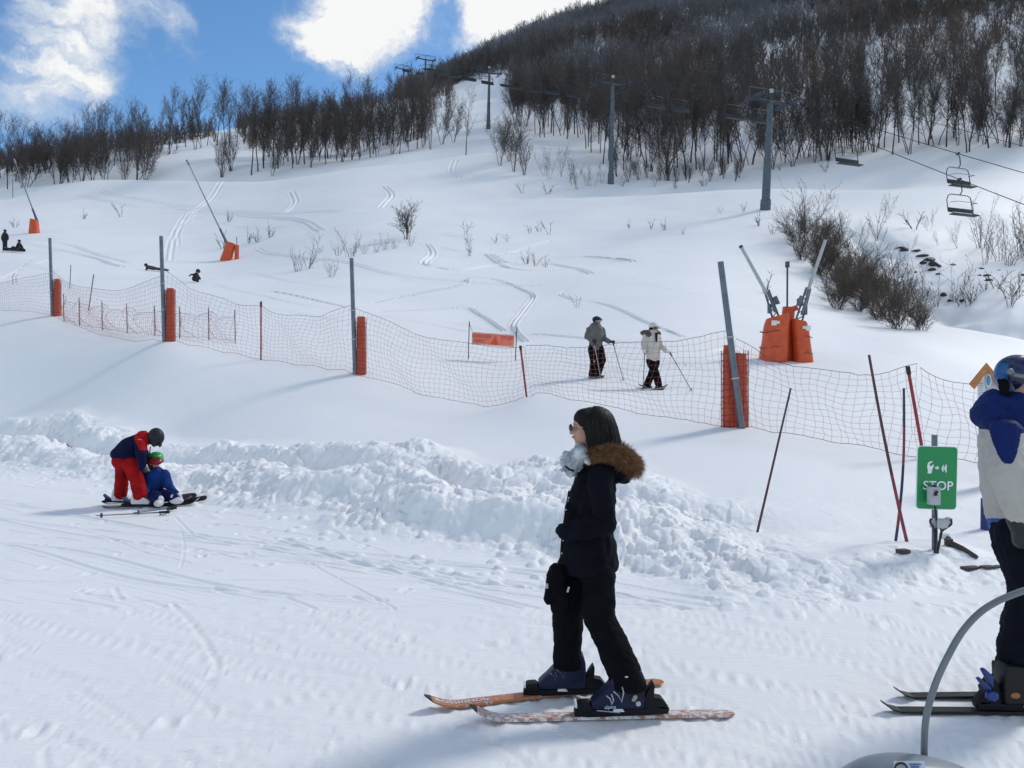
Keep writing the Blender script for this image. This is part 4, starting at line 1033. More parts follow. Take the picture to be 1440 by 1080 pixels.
m = MB(); m.prism([(.43, .12), (.63, .12), (.55, .84)], o_ + Vector((0, -.006, 0)), u, v, (0, 1, 0), .003); m.build('triangle', M_bred, t, smooth=False)
def letters(par, body, org, ax, az, size, mt, name='lettering'):
    V, Fc = text_geo(body, size); m = MB(); ax = Vector(ax).normalized(); az = Vector(az).normalized(); m.add([Vector(org) + ax * q.x + az * q.y for q in V], Fc); return m.build(name, mt, par, smooth=False)
letters(t, 'DANGER', o_ + u * .23 + v * .70 + Vector((0, -.008, 0)), u, v, .15, M_btxt)
letters(t, 'ARRET', o_ + u * .18 + v * .32 + Vector((0, -.008, 0)), u, v, .13, M_btxt)
letters(t, 'STOP', o_ + u * .82 + v * .68 + Vector((0, -.008, 0)), u, v, .15, M_btxt)
for (pa, pb) in (((660, 452), (658.5, 500)), ((727, 460), (724.5, 503))):
    a = W(*pa, Yb); b = W(*pb, Yb); b.z = min(b.z, hz(b.x, Yb) - .05); m = MB(); m.tube([b, a], .014, 6); m.build('stake', M_black, t)
m = MB(); m.tube([W(660, 454, Yb), W(664, 466, Yb)], .006, 4); m.tube([W(727, 464, Yb), W(724, 471, Yb)], .006, 4); m.build('cord', M_black, t)

# green stop sign -------------------------------------------------------------------
Ys = 7.3; t = empty('stop_sign', (W(1318, 0, Ys).x, Ys, 0), 'green sign reading STOP with a hand pictogram, on a post with a grey switch box', 'sign')
M_green = mat('green_sign_enamel', (.012, .26, .075), .35, var=.05, scale=3); M_sw = mat('sign_white', (.82, .85, .84), .5, var=.03)
cx = W(1317.5, 0, Ys).x; cz = W(0, 672, Ys).z; hw = 28.5 / F * Ys; hh = 44.5 / F * Ys; tilt = math.radians(-1.5)
def rrect(w_, h_, r, n=6):
    out = []
    for (sx_, sy_, a0) in ((1, 1, 0), (-1, 1, 90), (-1, -1, 180), (1, -1, 270)):
        for k in range(n + 1):
            a = math.radians(a0 + 90 * k / n); out.append((sx_ * (w_ - r) + r * math.cos(a), sy_ * (h_ - r) + r * math.sin(a)))
    return out
ax_ = Vector((math.cos(tilt), 0, math.sin(tilt))); az_ = Vector((-math.sin(tilt), 0, math.cos(tilt))); O = Vector((cx, Ys, cz))
m = MB(); m.prism(rrect(hw, hh, .035), O, ax_, az_, (0, 1, 0), .012); m.build('edge', M_sw, t)
m = MB(); m.prism(rrect(hw - .006, hh - .006, .032), O + Vector((0, -.003, 0)), ax_, az_, (0, 1, 0), .003); m.build('plate', M_green, t)
f_ = O + Vector((0, -.006, 0)); q_ = 1 / F * Ys * (57 / 316.)   # one pixel of my enlarged view of the plate
def sp(x_, y_): return ((x_ - 255) * q_, -(y_ - 390) * q_)
letters(t, 'STOP', f_ + ax_ * ((262 - 255) * q_) + az_ * (-(453 - 390) * q_) + Vector((0, -.002, 0)), ax_, az_, .118, M_sw)
m = MB()
hand = [(178, 278), (190, 264), (212, 260), (216, 268), (200, 274), (192, 286), (196, 300), (210, 296), (222, 282), (224, 300), (214, 326), (208, 356), (178, 356), (180, 330), (173, 306)]
arrow = [(236, 304), (250, 304), (250, 294), (268, 311), (250, 328), (250, 318), (236, 318)]
plug = [(302, 284), (302, 344), (292, 334), (286, 316), (292, 296)]; plug2 = [(308, 298), (316, 298), (316, 284), (326, 284), (326, 345), (316, 345), (316, 328), (308, 328)]
for poly in (hand, arrow, plug, plug2): m.prism([sp(*p) for p in poly][::-1], f_ + Vector((0, -.002, 0)), ax_, az_, (0, 1, 0), .002)
m.build('pictogram', M_sw, t, smooth=False)
m = MB(); g = hz(cx, Ys) - .15; m.tube([(cx + .005, Ys + .045, g), (cx + .002, Ys + .045, W(0, 612, Ys).z)], .026, 10); m.build('post', M_steel, t)
m = MB(); bx_ = W(1313, 697, Ys - .08); m.box(bx_, (.096, .07, .165), bev=.1); m.box(bx_ + Vector((0, -.035, .02)), (.06, .015, .06), bev=.2)
m.build('switch_box', M_grey, t)
m = MB(); m.box(bx_ + Vector((-.008, -.046, .02)), (.03, .012, .03)); m.tube([bx_ + Vector((0, -.03, .04)), bx_ + Vector((0, -.055, .04))], .014, 8); m.box(bx_ + Vector((.005, -.0, .088)), (.03, .03, .02)); m.build('button', M_black, t)
m = MB(); m.box(W(1322, 736, Ys - .02), (.12, .08, .09), bev=.15); m.box(W(1334, 733, Ys - .02), (.05, .06, .07), bev=.2); m.box(W(1313, 736, Ys), (.05, .07, .09), bev=.2); m.build('clamp_block', M_grey, t)
m = MB()
for pts in (((1315, 712), (1317, 735), (1316, 760), (1313, 788)), ((1337, 730), (1337, 738), (1324, 748), (1321, 765), (1315, 790)), ((1310, 730), (1308, 734), (1314, 748), (1315, 788)), ((1322, 742), (1324, 750), (1319, 770), (1320, 790))):
    m.tube(smooth_line([W(*p, Ys - .05) for p in pts], 5), .010, 7)
m.build('cables', M_black, t)

# loose bits near the sign -------------------------------------------------------------
def hitf(px, py, y0=5., y1=12.):
    Y = np.linspace(y0, y1, 500); u = (px - 720) / F; g = height(u * Y, Y) - (EYE + (540 - py) / F * Y); k = np.where(g >= 0)[0]
    y = Y[k[0]] if len(k) else y1; return Vector((u * y, y, hz(u * y, y)))
x0 = W(1329, 0, 8.2); m = MB(); m.tube([(x0.x, 8.2, 0), (x0.x, 8.2, W(0, 750, 8.2).z)], .045, 12); t = empty('white_stub_post', (x0.x, 8.2, 0), 'short white stub post standing just right behind the green sign', 'post')
m.build('tube', M_white, t); m = MB(); m.tube([(x0.x + .0, 8.15, W(0, 755, 8.2).z), (x0.x, 8.12, W(0, 755, 8.2).z)], .02, 10).build('bolt', M_darkmetal, t)
b = hitf(1374, 787); a = W(1334, 763, b.y + .25); b.z += .01; M_wood_ = mat('weathered_timber', (.075, .06, .05), .85, var=.4, scale=14, bump=.5, stretch=(1, 8, 8))
m = MB(); m.tube([a, a.lerp(b, .5) + Vector((0, 0, .008)), b], [.032, .03, .022], 4); m.box(a + Vector((.0, 0, -.01)), (.06, .06, .10)); tag(m.build('fallen_beam', M_wood_, origin=tuple(a)), 'dark weathered beam slanting down to the snow right of the green sign', 'beam')
m = MB(); c_ = W(1259, 772, 8.3); m.tube([(c_.x, 8.3, 0), (c_.x, 8.3, c_.z + .03)], .035, 10); tag(m.build('white_stub_post', M_white, origin=(c_.x, 8.3, 0)), 'small white stub post behind the feet of the crossed poles', 'post')
for (px, py, Y, w_, lab) in ((1270, 776, 8.1, .10, 'small dark wooden block beside the crossed poles'), (1365, 800, 7.15, .16, 'dark timber end poking out of the snow in front of the fallen beam'), (1395, 797, 7.6, .2, 'flat dark slat half buried near the man at the right')):
    c_ = hitf(px, py); m = MB(); m.box(c_, (w_, .08, .04 if w_ < .19 else .015), Matrix.Rotation(.25, 3, 'Z')); tag(m.build('timber_piece', M_wood_, origin=tuple(c_)), lab, 'timber')
for (px, py, lab) in ((93, 627, 'dark strip of netting showing in the snow bank left of the children'), (310, 658, 'dark strip of netting showing in the snow bank right of the children'), (365, 668, 'second dark strip in the snow bank, farther right of the children')):
    h = hit(px, py, 8); z_ = float(height(h[0], h[1])[0]); m = MB(); r = random.Random(px)
    for k in range(4): m.tube([(h[0] + q_, h[1] + r.uniform(-.03, .03), float(height(h[0] + q_, h[1])[0]) + r.uniform(-.03, .012)) for q_ in (-.16, -.1, -.04, .02, .08, .14)], .010, 5)
    tag(m.build('buried_net_strip', M_wood_, origin=(h[0], h[1], z_)), lab, 'debris')

# bamboo slalom poles
def pole(a, b, Ya, Yb_, r, bands, lab, bend=0):
    A = W(*a, Ya); B = W(*b, Yb_); n = 14; B = B + (B - A).normalized() * .12; pts = []
    for k in range(n + 1):
        f = k / n; p = A.lerp(B, f); p.x += bend * math.sin(f * math.pi); pts.append(p)
    t = empty('slalom_pole', tuple(B), lab, 'pole'); k0 = 0
    for f1, mt in bands:
        k1 = max(k0 + 1, round(f1 * n)); m = MB(); m.tube(pts[k0:k1 + 1], [r * (.75 + .25 * k / n) for k in range(k0, k1 + 1)], 10); m.build('shaft', mt, t); k0 = k1
    return t
M_maroon = mat('maroon_pole', (.10, .022, .035), .5, var=.35, scale=14); M_dblue = mat('dark_blue_pole', (.02, .03, .085), .5, var=.3, scale=14); M_redp = mat('worn_red_pole', (.24, .03, .05), .5, var=.3, scale=14)
pole((1112, 546), (1066, 744), 8.6, 8.35, .014, ((.25, M_darkmetal), (1, M_maroon)), 'thin maroon pole leaning right, alone left of the crossed poles')
pole((1222, 499), (1280, 780), 7.9, 7.75, .017, ((.35, M_maroon), (.55, M_maroon), (1, M_redp)), 'longer maroon pole of the crossed pair, leaning left', -.02)
pole((1271, 546), (1256, 777), 7.7, 7.95, .015, ((.22, M_dblue), (.4, M_redp), (.62, M_dblue), (.8, M_redp), (1, M_dblue)), 'shorter blue and red pole of the crossed pair', .045)

# wooden information board behind the man ------------------------------------------------
Yw = 11.0; t = empty('information_board', (W(1388, 0, Yw).x, Yw, hz(W(1388, 0, Yw).x, Yw)), 'wooden board with gabled top and white panel behind the man at right', 'board')
M_pine = mat('pine_boards', (.48, .20, .055), .6, var=.2, scale=9, stretch=(1, 8, 8), bump=.2)
def wp(l, Y): return [W(a, b, Y) for a, b in l]
def slab(par, name, pts, th, mt):
    V = [p for p in pts] + [p + Vector((0, th, 0)) for p in pts]; n = len(pts); m = MB()
    m.add(V, [tuple(range(n))[::-1], tuple(range(n, 2 * n))] + [(i, (i + 1) % n, (i + 1) % n + n, i + n) for i in range(n)]); return m.build(name, mt, par, smooth=False)
slab(t, 'gable_board', wp([(1364, 540), (1388, 510.5), (1392, 518), (1371, 547)], Yw - .02), .03, M_pine)
slab(t, 'gable_board', wp([(1388, 510.5), (1413, 541), (1407, 546), (1386, 518)], Yw + .02), .03, M_pine)
slab(t, 'back_panel', wp([(1384, 535), (1389, 520), (1406, 545), (1406, 640), (1384, 640)], Yw + .06), .03, mat('grey_panel', (.45, .47, .5), .6))
slab(t, 'notice', wp([(1375, 533), (1385, 532), (1385, 575), (1376, 575)], Yw + .02), .02, M_white)
m = MB(); m.ell(W(1390, 535, Yw + .0), (.042, .02, .095)); m.build('oval_emblem', M_white, t); m = MB(); m.ell(W(1390, 535, Yw - .01), (.03, .02, .075)); m.build('emblem_centre', mat('emblem_blue', (.10, .22, .34), .5), t)
for px in (1392, 1404):
    a = W(px, 560, Yw); m = MB(); m.box((a.x, Yw + .11, (a.z + hz(a.x, Yw)) / 2 - .1), (.08, .06, a.z - hz(a.x, Yw) + .3)); m.build('post', M_pine, t)
m = MB()
for k in range(9): m.box(W(1380, 539 + k * 3.2, Yw + .012), (.06, .004, .008), bev=0)
m.build('lettering', mat('grey_print', (.3, .32, .34), .7), t)
a = W(1386, 738, 9.0); t = empty('padded_post', (a.x, 9.0, a.z), 'dark blue padded post standing in the snow behind the man at right', 'post')
M_navyp = mat('navy_pad', (.012, .022, .13), .5, var=.2); m = MB(); b = W(1384, 668, 9.0); m.tube([a - Vector((0, 0, .2)), W(1386, 701, 9.0)], [.055, .05], 14).build('pad', M_navyp, t); m = MB(); m.tube([W(1386, 705, 9.0), b], .02, 10).build('tube', M_steel, t)

# grey housing with bent tube at lower right -----------------------------------------------
Yd = 3.0; cx = W(1280, 0, Yd).x; t = empty('drag_bar_housing', (cx, Yd + .1, 0), 'smooth grey plastic housing with a small sticker at the lower right edge', 'housing')
M_hous = mat('grey_moulded_plastic', (.20, .235, .26), .42, var=.06, scale=3, bump=.05, bscale=200)
prof = [(1186, 1100), (1192, 1082), (1203, 1070), (1217, 1062), (1236, 1057), (1258, 1055), (1285, 1056.5), (1312, 1061), (1340, 1069), (1362, 1078), (1380, 1092), (1390, 1110)]
prof = [W(a, b, Yd) for a, b in prof]; V = []; Fc = []; nn = 10
for k in range(nn + 1):
    a = math.pi * k / nn; fy = -math.cos(a); fs = math.sin(a) ** .45 if 0 < k < nn else 0
    for p in prof:
        c_ = Vector((cx, 0, .05)); yy_ = Yd + .02 + fy * .15; V.append(Vector((c_.x + (p.x - c_.x) * (.84 + .16 * fs) * (yy_ / Yd if yy_ < Yd else 1), yy_, c_.z + (p.z - c_.z) * (.92 + .08 * fs) - .62 * max(0, yy_ - Yd))))
np_ = len(prof)
for k in range(nn):
    for i in range(np_ - 1): a = k * np_ + i; Fc.append((a, a + 1, a + 1 + np_, a + np_))
lo = len(V)
for k in range(nn + 1):
    V.append(Vector((V[k * np_].x, V[k * np_].y, -.1))); V.append(Vector((V[k * np_ + np_ - 1].x, V[k * np_ + np_ - 1].y, -.1)))
for k in range(nn):
    Fc.append((k * np_, (k + 1) * np_, lo + 2 * k + 2, lo + 2 * k)); Fc.append((k * np_ + np_ - 1, lo + 2 * k + 1, lo + 2 * k + 3, (k + 1) * np_ + np_ - 1))
Fc.append(tuple([lo] + list(range(0, np_)) + [lo + 1])); Fc.append(tuple([lo + 2 * nn] + list(range(nn * np_, nn * np_ + np_)) + [lo + 2 * nn + 1])[::-1])
m = MB(); m.add(V, Fc); hs = m.build('shell', M_hous, t, ang=60)
sm = hs.modifiers.new('s', 'SUBSURF'); sm.levels = sm.render_levels = 1
yq = Yd - .145
m = MB(); m.prism([(-.056, -.05), (.056, -.05), (.056, .014), (-.056, .014)], W(1279, 1076.5, yq), (1, 0, 0), (0, 0, 1), (0, 1, 0), .004); stk = m.build('sticker', mat('sticker_white', (.55, .6, .66), .4), t, smooth=False)
m = MB(); m.ell(W(1267, 1082, yq - .003), (.027, .002, .027)); m.build('round_mark', M_black, t); m = MB(); m.ell(W(1267, 1082.5, yq - .006), (.020, .002, .020)); m.build('mark_face', mat('mark_grey', (.3, .27, .26), .6), t)
m = MB()
for k, w_ in enumerate((.044, .03, .04, .04)): m.box(W(1287, 1075.2 + k * 3.4, yq - .004), (w_, .002, .004), bev=0)
m.build('sticker_print', mat('sticker_blue', (.06, .13, .3), .5), t)
t2 = empty('bent_tube', tuple(W(1301, 1058, Yd)), 'long grey metal tube curving up and right out of the housing', 'tube')
pts = [W(a, b, Yd + .03) for a, b in ((1299.5, 1075), (1300, 1040), (1302, 1012), (1308, 985), (1318, 955), (1333, 923), (1352, 890), (1375, 864), (1400, 847), (1430, 834), (1465, 824), (1510, 818))]
m = MB(); m.tube(smooth_line(pts, 6), .0128, 16); m.build('tube', mat('grey_tube_paint', (.17, .19, .20), .4, .3, var=.08), t2)
print('things', round(time.time() - T0, 1))

for s_, px in ((1, 1347), (-1, 1348), (-1, 1190)):
    q = rope_pt(s_, px_Y(s_, px)); print('chair', px, q.y, 540 - (q.z - EYE) / q.y * F)
# ------------------------------------------------------------------ people
M_skin = mat('skin', (.50, .27, .19), .55, var=.08, scale=30)
M_hair = mat('dark_hair', (.007, .005, .0048), .6, spec=.18, var=.4, scale=60, stretch=(1, 1, .12), bump=.3, bscale=120)
M_navyc = mat('black_navy_cloth', (.0042, .0042, .0085), .85, var=.3, scale=10, bump=.5, bscale=45, spec=.12)
M_blackc = mat('black_trouser_cloth', (.0042, .004, .0062), .88, var=.3, scale=10, bump=.5, bscale=40, spec=.1)
M_fur = mat('brown_fur', (.07, .028, .011), .8, var=.3, scale=30, col2=(.26, .12, .048))
M_fur2 = mat('golden_fur', (.15, .07, .028), .8, var=.3, scale=30, col2=(.40, .21, .09))
M_scarf = mat('pale_scarf', (.22, .25, .29), .85, var=.3, scale=16, col2=(.66, .67, .68), bump=.6, bscale=60)
M_bootb = mat('navy_ski_boot', (.008, .011, .040), .45, var=.15, scale=10, spec=.25)
M_bind = mat('black_binding', (.006, .006, .008), .5, var=.2, spec=.2)
M_silver = mat('silver_buckle', (.42, .43, .46), .35, .6)
M_lens = mat('brown_lens', (.06, .02, .012), .15)
M_ski, nt, b = new_mat('orange_ski_top')
n_ = noise(nt, 38, 4, .7, (1, 2.2, 1)); r_ = ramp(nt, n_.outputs['Fac'], [(.40, (.44, .125, .03)), (.50, (.55, .21, .07)), (.56, (.24, .09, .04)), (.64, (.62, .62, .60))]); r_.color_ramp.interpolation = 'LINEAR'
nt.links.new(r_.outputs[0], b.inputs['Base Color']); b.inputs['Roughness'].default_value = .45
M_ski2, nt, b = new_mat('worn_grey_orange_ski_top')
n_ = noise(nt, 30, 5, .7, (1, 2.2, 1)); r_ = ramp(nt, n_.outputs['Fac'], [(.38, (.38, .13, .07)), (.48, (.5, .33, .26)), (.56, (.68, .68, .68)), (.7, (.8, .81, .83))])
nt.links.new(r_.outputs[0], b.inputs['Base Color']); b.inputs['Roughness'].default_value = .5
M_skib = mat('black_ski', (.009, .009, .012), .45, var=.3, scale=20, spec=.3)
M_skiw = mat('white_ski', (.55, .55, .58), .45, var=.25, scale=12)
def ground(x, y): return hz(x, y)

def ski(name, a, b, w0, mats, label, grp=None, tip=.09, tail=.0, th=.016, waist=.8, lift=.012, z0=None, z1=None, split=(.05,)):
    """a = tail (x,y), b = tip (x,y) lying on the snow"""
    A = Vector((a[0], a[1], 0)); B = Vector((b[0], b[1], 0)); n = 36; d = (B - A); L = d.length; d.normalize(); s_ = Vector((-d.y, d.x, 0))
    za = z0 if z0 is not None else ground(a[0], a[1]) + lift; zb = z1 if z1 is not None else ground(b[0], b[1]) + lift
    zmid = [ground(*(A.lerp(B, k / 8))[:2]) for k in range(9)]
    up = max(0, max(zmid[k] - (za + (zb - za) * k / 8) for k in range(2, 7))) if z0 is None else 0
    o = empty(name, (A.x, A.y, za), label, 'ski', grp); V = []; Fc = []; Mi = []
    for i in range(n + 1):
        f = i / n; p = A.lerp(B, f); z = za + (zb - za) * f + up * .8; e = f * L
        t = max(0, (e - (L - .2)) / .2); z += tip * t * t
        t2 = max(0, (.1 - e) / .1); z += tail * t2 * t2
        wd = w0 * .5 * (waist + (1 - waist) * (2 * f - 1) ** 2) * (1 + .12 * f)
        te = min(1, (L - e) / .07); wd *= math.sqrt(max(.02, 1 - (1 - te) ** 2)) * (.999)
        tb = min(1, e / .03 + .35); wd *= tb; h = th * (1 - .55 * abs(2 * f - 1) ** 2)
        for sx, zz in ((-1, 0), (1, 0), (.93, h), (-.93, h)): V.append(p + s_ * (wd * sx) + Vector((0, 0, z + zz)))
    for i in range(n):
        for k in range(4):
            a_ = i * 4 + k; b_ = i * 4 + (k + 1) % 4; Fc.append((a_, b_, b_ + 4, a_ + 4)); Mi.append(1 if i > n * (1 - split[0]) else 0)
    Fc += [(3, 2, 1, 0), (n * 4, n * 4 + 1, n * 4 + 2, n * 4 + 3)]; Mi += [0, 1]
    m = MB(); m.add(V, Fc); m.M = Mi; m.build('board', list(mats), o, smooth=False)
    return o, (lambda f, side=0, dz=0: A.lerp(B, f) + s_ * side + Vector((0, 0, za + (zb - za) * f + up * .8 + th * (1 - .55 * abs(2 * f - 1) ** 2) + dz + tip * max(0, (f * L - (L - .2)) / .2) ** 2))), d, s_

def psolid(m, pts, y, th, bev=.01, mi=0, ydir=None):
    """side profile (world points in the x-z plane) given thickness around y, bevelled"""
    bm = bmesh.new(); n = len(pts); yd = ydir or Vector((0, 1, 0))
    lo = [bm.verts.new(Vector((p[0], y, p[2])) - yd * th / 2) for p in pts]; hi = [bm.verts.new(Vector((p[0], y, p[2])) + yd * th / 2) for p in pts]
    bm.faces.new(lo[::-1]); bm.faces.new(hi)
    for i in range(n): bm.faces.new((lo[i], lo[(i + 1) % n], hi[(i + 1) % n], hi[i]))
    bmesh.ops.recalc_face_normals(bm, faces=bm.faces)
    if bev: bmesh.ops.bevel(bm, geom=bm.edges[:], offset=bev, segments=3, affect='EDGES', profile=.5, clamp_overlap=True)
    bm.verts.index_update(); m.add([v.co for v in bm.verts], [tuple(v.index for v in f.verts) for f in bm.faces], mi); bm.free(); return m

def rotm(f, up=(0, 0, 1)):
    f = Vector(f).normalized(); up = Vector(up); s_ = up.cross(f).normalized(); u = f.cross(s_); return Matrix((f, s_, u)).transposed()
def head_prims(c, f, up=(0, 0, 1), k=1.0, neck=True, down=None):
    R = rotm(f, up); c = Vector(c)
    def P(a, b, d): return c + R @ Vector((a * k, b * k, d * k))
    E = lambda p, r: ('e', p, tuple(q * k for q in r), R)
    pr = [E(P(-.012, 0, .03), (.094, .076, .092)), E(P(.022, 0, -.035), (.066, .06, .078)), E(P(.052, 0, -.093), (.03, .03, .022)), E(P(.07, 0, .03), (.022, .05, .022)),
          ('c', P(.082, 0, .012), P(.104, 0, -.026), .009 * k, .013 * k), E(P(.078, 0, -.055), (.016, .026, .009)), E(P(.074, 0, -.068), (.015, .022, .008)),
          E(P(.055, .038, -.02), (.025, .02, .025)), E(P(.055, -.038, -.02), (.025, .02, .025)), E(P(-.005, .074, -.01), (.02, .009, .03)), E(P(-.005, -.074, -.01), (.02, .009, .03))]
    if neck: pr.append(('c', P(-.01, 0, -.07), (Vector(down) if down else P(-.03, 0, -.19)), .052 * k, .055 * k))
    return pr
def face_marks(o, c, f, up=(0, 0, 1), k=1.0):
    """eyes and lips on the visible face"""
    R = rotm(f, up); c = Vector(c); m = MB()
    for s_ in (-1, 1): m.ell(c + R @ Vector((.083 * k, .03 * k * s_, .005 * k)), (.006 * k, .013 * k, .007 * k), R, 10, 6)
    m.build('eyes', M_black, o)
    m = MB(); m.ell(c + R @ Vector((.09 * k, 0, -.061 * k)), (.007 * k, .024 * k, .009 * k), R, 10, 6); m.build('lips', mat_lips, o)
mat_lips = mat('lips', (.42, .14, .12), .5)
def hand_prims(w, d, n, k=1.0, curl=.5, side=1):
    """palm and five fingers; w wrist, d pointing direction, n palm normal"""
    w = Vector(w); d = Vector(d).normalized(); n = Vector(n); n = (n - d * n.dot(d)).normalized(); s_ = d.cross(n); pr = []
    pr.append(('c', w, w + d * .085 * k, .026 * k, .030 * k, 1.35, s_))
    for i, (o_, L) in enumerate(((-.032, .062), (-.011, .074), (.011, .07), (.031, .055))):
        b_ = w + d * .088 * k + s_ * o_ * k; a = curl * .9; p1 = b_ + (d * math.cos(a) + n * math.sin(a)) * L * .5 * k; a2 = curl * 2.3; p2 = p1 + (d * math.cos(a2) + n * math.sin(a2)) * L * .5 * k
        pr += [('c', b_, p1, .0115 * k, .0105 * k), ('c', p1, p2, .0105 * k, .009 * k)]
    t0 = w + d * .03 * k - s_ * .034 * k * side; t1 = t0 + (d * .6 - s_ * side * .6 + n * .4).normalized() * .038 * k; t2 = t1 + (d * .8 + n * .6 * (curl + .3)).normalized() * .032 * k
    pr += [('c', t0, t1, .014 * k, .012 * k), ('c', t1, t2, .012 * k, .010 * k)]
    return pr

# --- woman in dark coat --------------------------------------------------------
Y0 = 4.27
def P(px, py, dy=0.0): return W(px, py, Y0 + dy)
def R(px): return px / F * Y0
wo = empty('person', (W(845, 0, Y0).x, Y0, 0), 'woman in dark coat with brown fur hood and sunglasses, standing on orange skis', 'person')
hc = P(828, 602)
bp_ = head_prims(hc, (-1, 0, 0), (.0, 0, 1), .93, True, P(840, 650))
bp_ += [('c', P(842, 682), P(832, 780), .065, .09, 1.2, (0, 1, 0)), ('c', P(842, 684, -.13), P(850, 735, -.19), .035, .03), ('c', P(850, 735, -.19), P(824, 746, -.18), .03, .022),
        ('c', P(842, 684, .13), P(850, 735, .19), .035, .03), ('c', P(850, 735, .19), P(824, 742, .18), .03, .022),
        ('c', P(842, 800, -.08), P(850, 875, -.10), .07, .055), ('c', P(850, 875, -.10), P(876, 945, -.18), .055, .035), ('c', P(822, 800, .08), P(800, 865, .09), .07, .055), ('c', P(800, 865, .09), P(798, 925, .08), .055, .035)]
bp_ += hand_prims(P(824, 746, -.18), (-1, .15, -.02), (0, 1, 0), .72, .4) + hand_prims(P(824, 742, .18), (-1, -.15, 0), (0, -1, 0), .72, .4)
blob('body', bp_, M_skin, wo, .0065, 3)
coat = [('c', P(841, 672), P(836, 705), R(25), R(31), 1.35, (0, 1, 0)), ('c', P(836, 705), P(830, 738), R(31), R(32), 1.3, (0, 1, 0)), ('c', P(830, 738), P(829, 775), R(32), R(38), 1.2, (0, 1, 0)), ('c', P(829, 770), P(829.5, 790), R(39), R(41), 1.15, (0, 1, 0)),
        ('c', P(836, 650), P(840, 668), R(21), R(26), 1.25, (0, 1, 0)), ('c', P(824, 664), P(812, 700), R(12), R(13), 2.0, (0, 1, 0)), ('c', P(806, 715), P(800, 770), R(11), R(11), 2.0, (0, 1, 0)), ('c', P(845, 668, -.12), P(845, 690, -.13), R(17), R(16)), ('c', P(845, 668, .12), P(845, 690, .13), R(17), R(16)),
        ('c', P(842, 680, -.15), P(852, 736, -.20), R(16), R(14.5)), ('c', P(852, 736, -.20), P(798, 748, -.17), R(15.5), R(13)), ('c', P(800, 747, -.18), P(790, 745, -.12), R(12), R(9)),
        ('c', P(842, 680, .15), P(850, 736, .20), R(16), R(14.5)), ('c', P(850, 736, .20), P(798, 745, .17), R(14), R(11)), ('c', P(798, 743, .16), P(790, 742, .12), R(10), R(7)),
        ('c', P(854, 655, -.07), P(872, 668, -.05), R(11), R(12)), ('c', P(854, 655, .07), P(872, 668, .05), R(11), R(12)), ('c', P(866, 660, -.05), P(876, 671, .05), R(13), R(11))]
blob('coat', coat, M_navyc, wo, .009, 3, .022, .07, cut=[(P(829, 801), (0.06, 0, -1))])
tr_ = [('c', P(826, 790, -.07), P(843, 812, -.09), R(23), R(23)), ('c', P(842, 805, -.09), P(842, 868, -.10), R(23), R(22)), ('c', P(842, 866, -.10), P(860, 905, -.14), R(22), R(21.5)), ('c', P(860, 905, -.14), P(881, 952, -.19), R(21.5), R(23.5)), ('c', P(881, 952, -.19), P(887, 975, -.19), R(23.5), R(24)),
       ('c', P(818, 795, .08), P(799, 856, .09), R(28), R(23)), ('c', P(799, 856, .09), P(798.5, 905, .08), R(23), R(20.5)), ('c', P(798.5, 905, .08), P(798.5, 948, .08), R(20.5), R(21.5))]
blob('trousers', tr_, M_blackc, wo, .009, 3, .02, .08, cut=[(W(798, 937, 4.35), (-.033, 0, -1))])
hr = [('e', P(839, 598), (R(25), R(22.5), R(26)), None), ('e', P(825, 588.5), (R(18.5), R(21), R(15)), None), ('e', P(832, 593), (R(22), R(21.5), R(21)), None), ('c', P(843, 603), P(849, 634), R(20), R(17), 1.25, (0, 1, 0)), ('c', P(851, 605), P(856, 628), R(12), R(11), 1.5, (0, 1, 0)), ('c', P(832, 600, -.07), P(836, 632, -.075), .030, .024), ('c', P(832, 600, .07), P(836, 632, .075), .030, .024), ('c', P(817, 585, -.045), P(826, 607, -.072), .017, .016), ('c', P(826, 607, -.072), P(829, 628, -.066), .017, .012),
      ('c', P(817, 585, .045), P(826, 607, .072), .017, .016), ('c', P(826, 607, .072), P(829, 628, .066), .017, .012)]
ho = blob('hair', hr, M_hair, wo, .006, 3, .006, .03)
# loose strands hanging over the fur
V = []; Fc = []; r = random.Random(3)
for i in range(1500):
    th = r.uniform(-2.2, 2.2); kk = r.uniform(.97, 1.05); rx, ry = R(27) * kk, R(25) * kk; c = P(838, 598); off = Vector((c.x, c.y, 0)); ph0 = r.uniform(.1, .9); pts = []
    for k in range(6):
        f = k / 5; a = ph0 + (1.57 - ph0) * min(1, f * 1.6); dn = max(0, f - .5) * r.uniform(.15, .27)
        pts.append(Vector((c.x + rx * math.sin(a) * math.cos(th) * (1 - .25 * max(0, f - .6)) + .055 * max(0, f - .45) * max(0, math.cos(th) + .4), c.y + ry * math.sin(a) * math.sin(th), c.z + R(26.2) * kk * math.cos(a) - dn)))
    if math.cos(th) < -.5: continue
    w_ = r.uniform(.0015, .0042); o_ = len(V); t = Vector((-math.sin(th), math.cos(th), 0)) * w_; wl = wloc(wo)
    for k, p in enumerate(pts): V += [p - t - wl, p + t * (1 - k / 6) - wl]
    for k in range(5): Fc.append((o_ + 2 * k, o_ + 2 * k + 1, o_ + 2 * k + 3, o_ + 2 * k + 2))
me = fast_mesh('strands', np.array([tuple(v) for v in V]), np.array(Fc)); M_hair2 = mat('brown_hair_light', (.020, .012, .009), .5, var=.5, scale=80, spec=.35)
me.materials.append(M_hair); me.materials.append(M_hair2); me.polygons.foreach_set('material_index', np.repeat(np.random.default_rng(2).integers(0, 5, len(me.polygons) // 5) // 4, 5).astype(np.int32)); s2 = link('strands', me, None, ho)
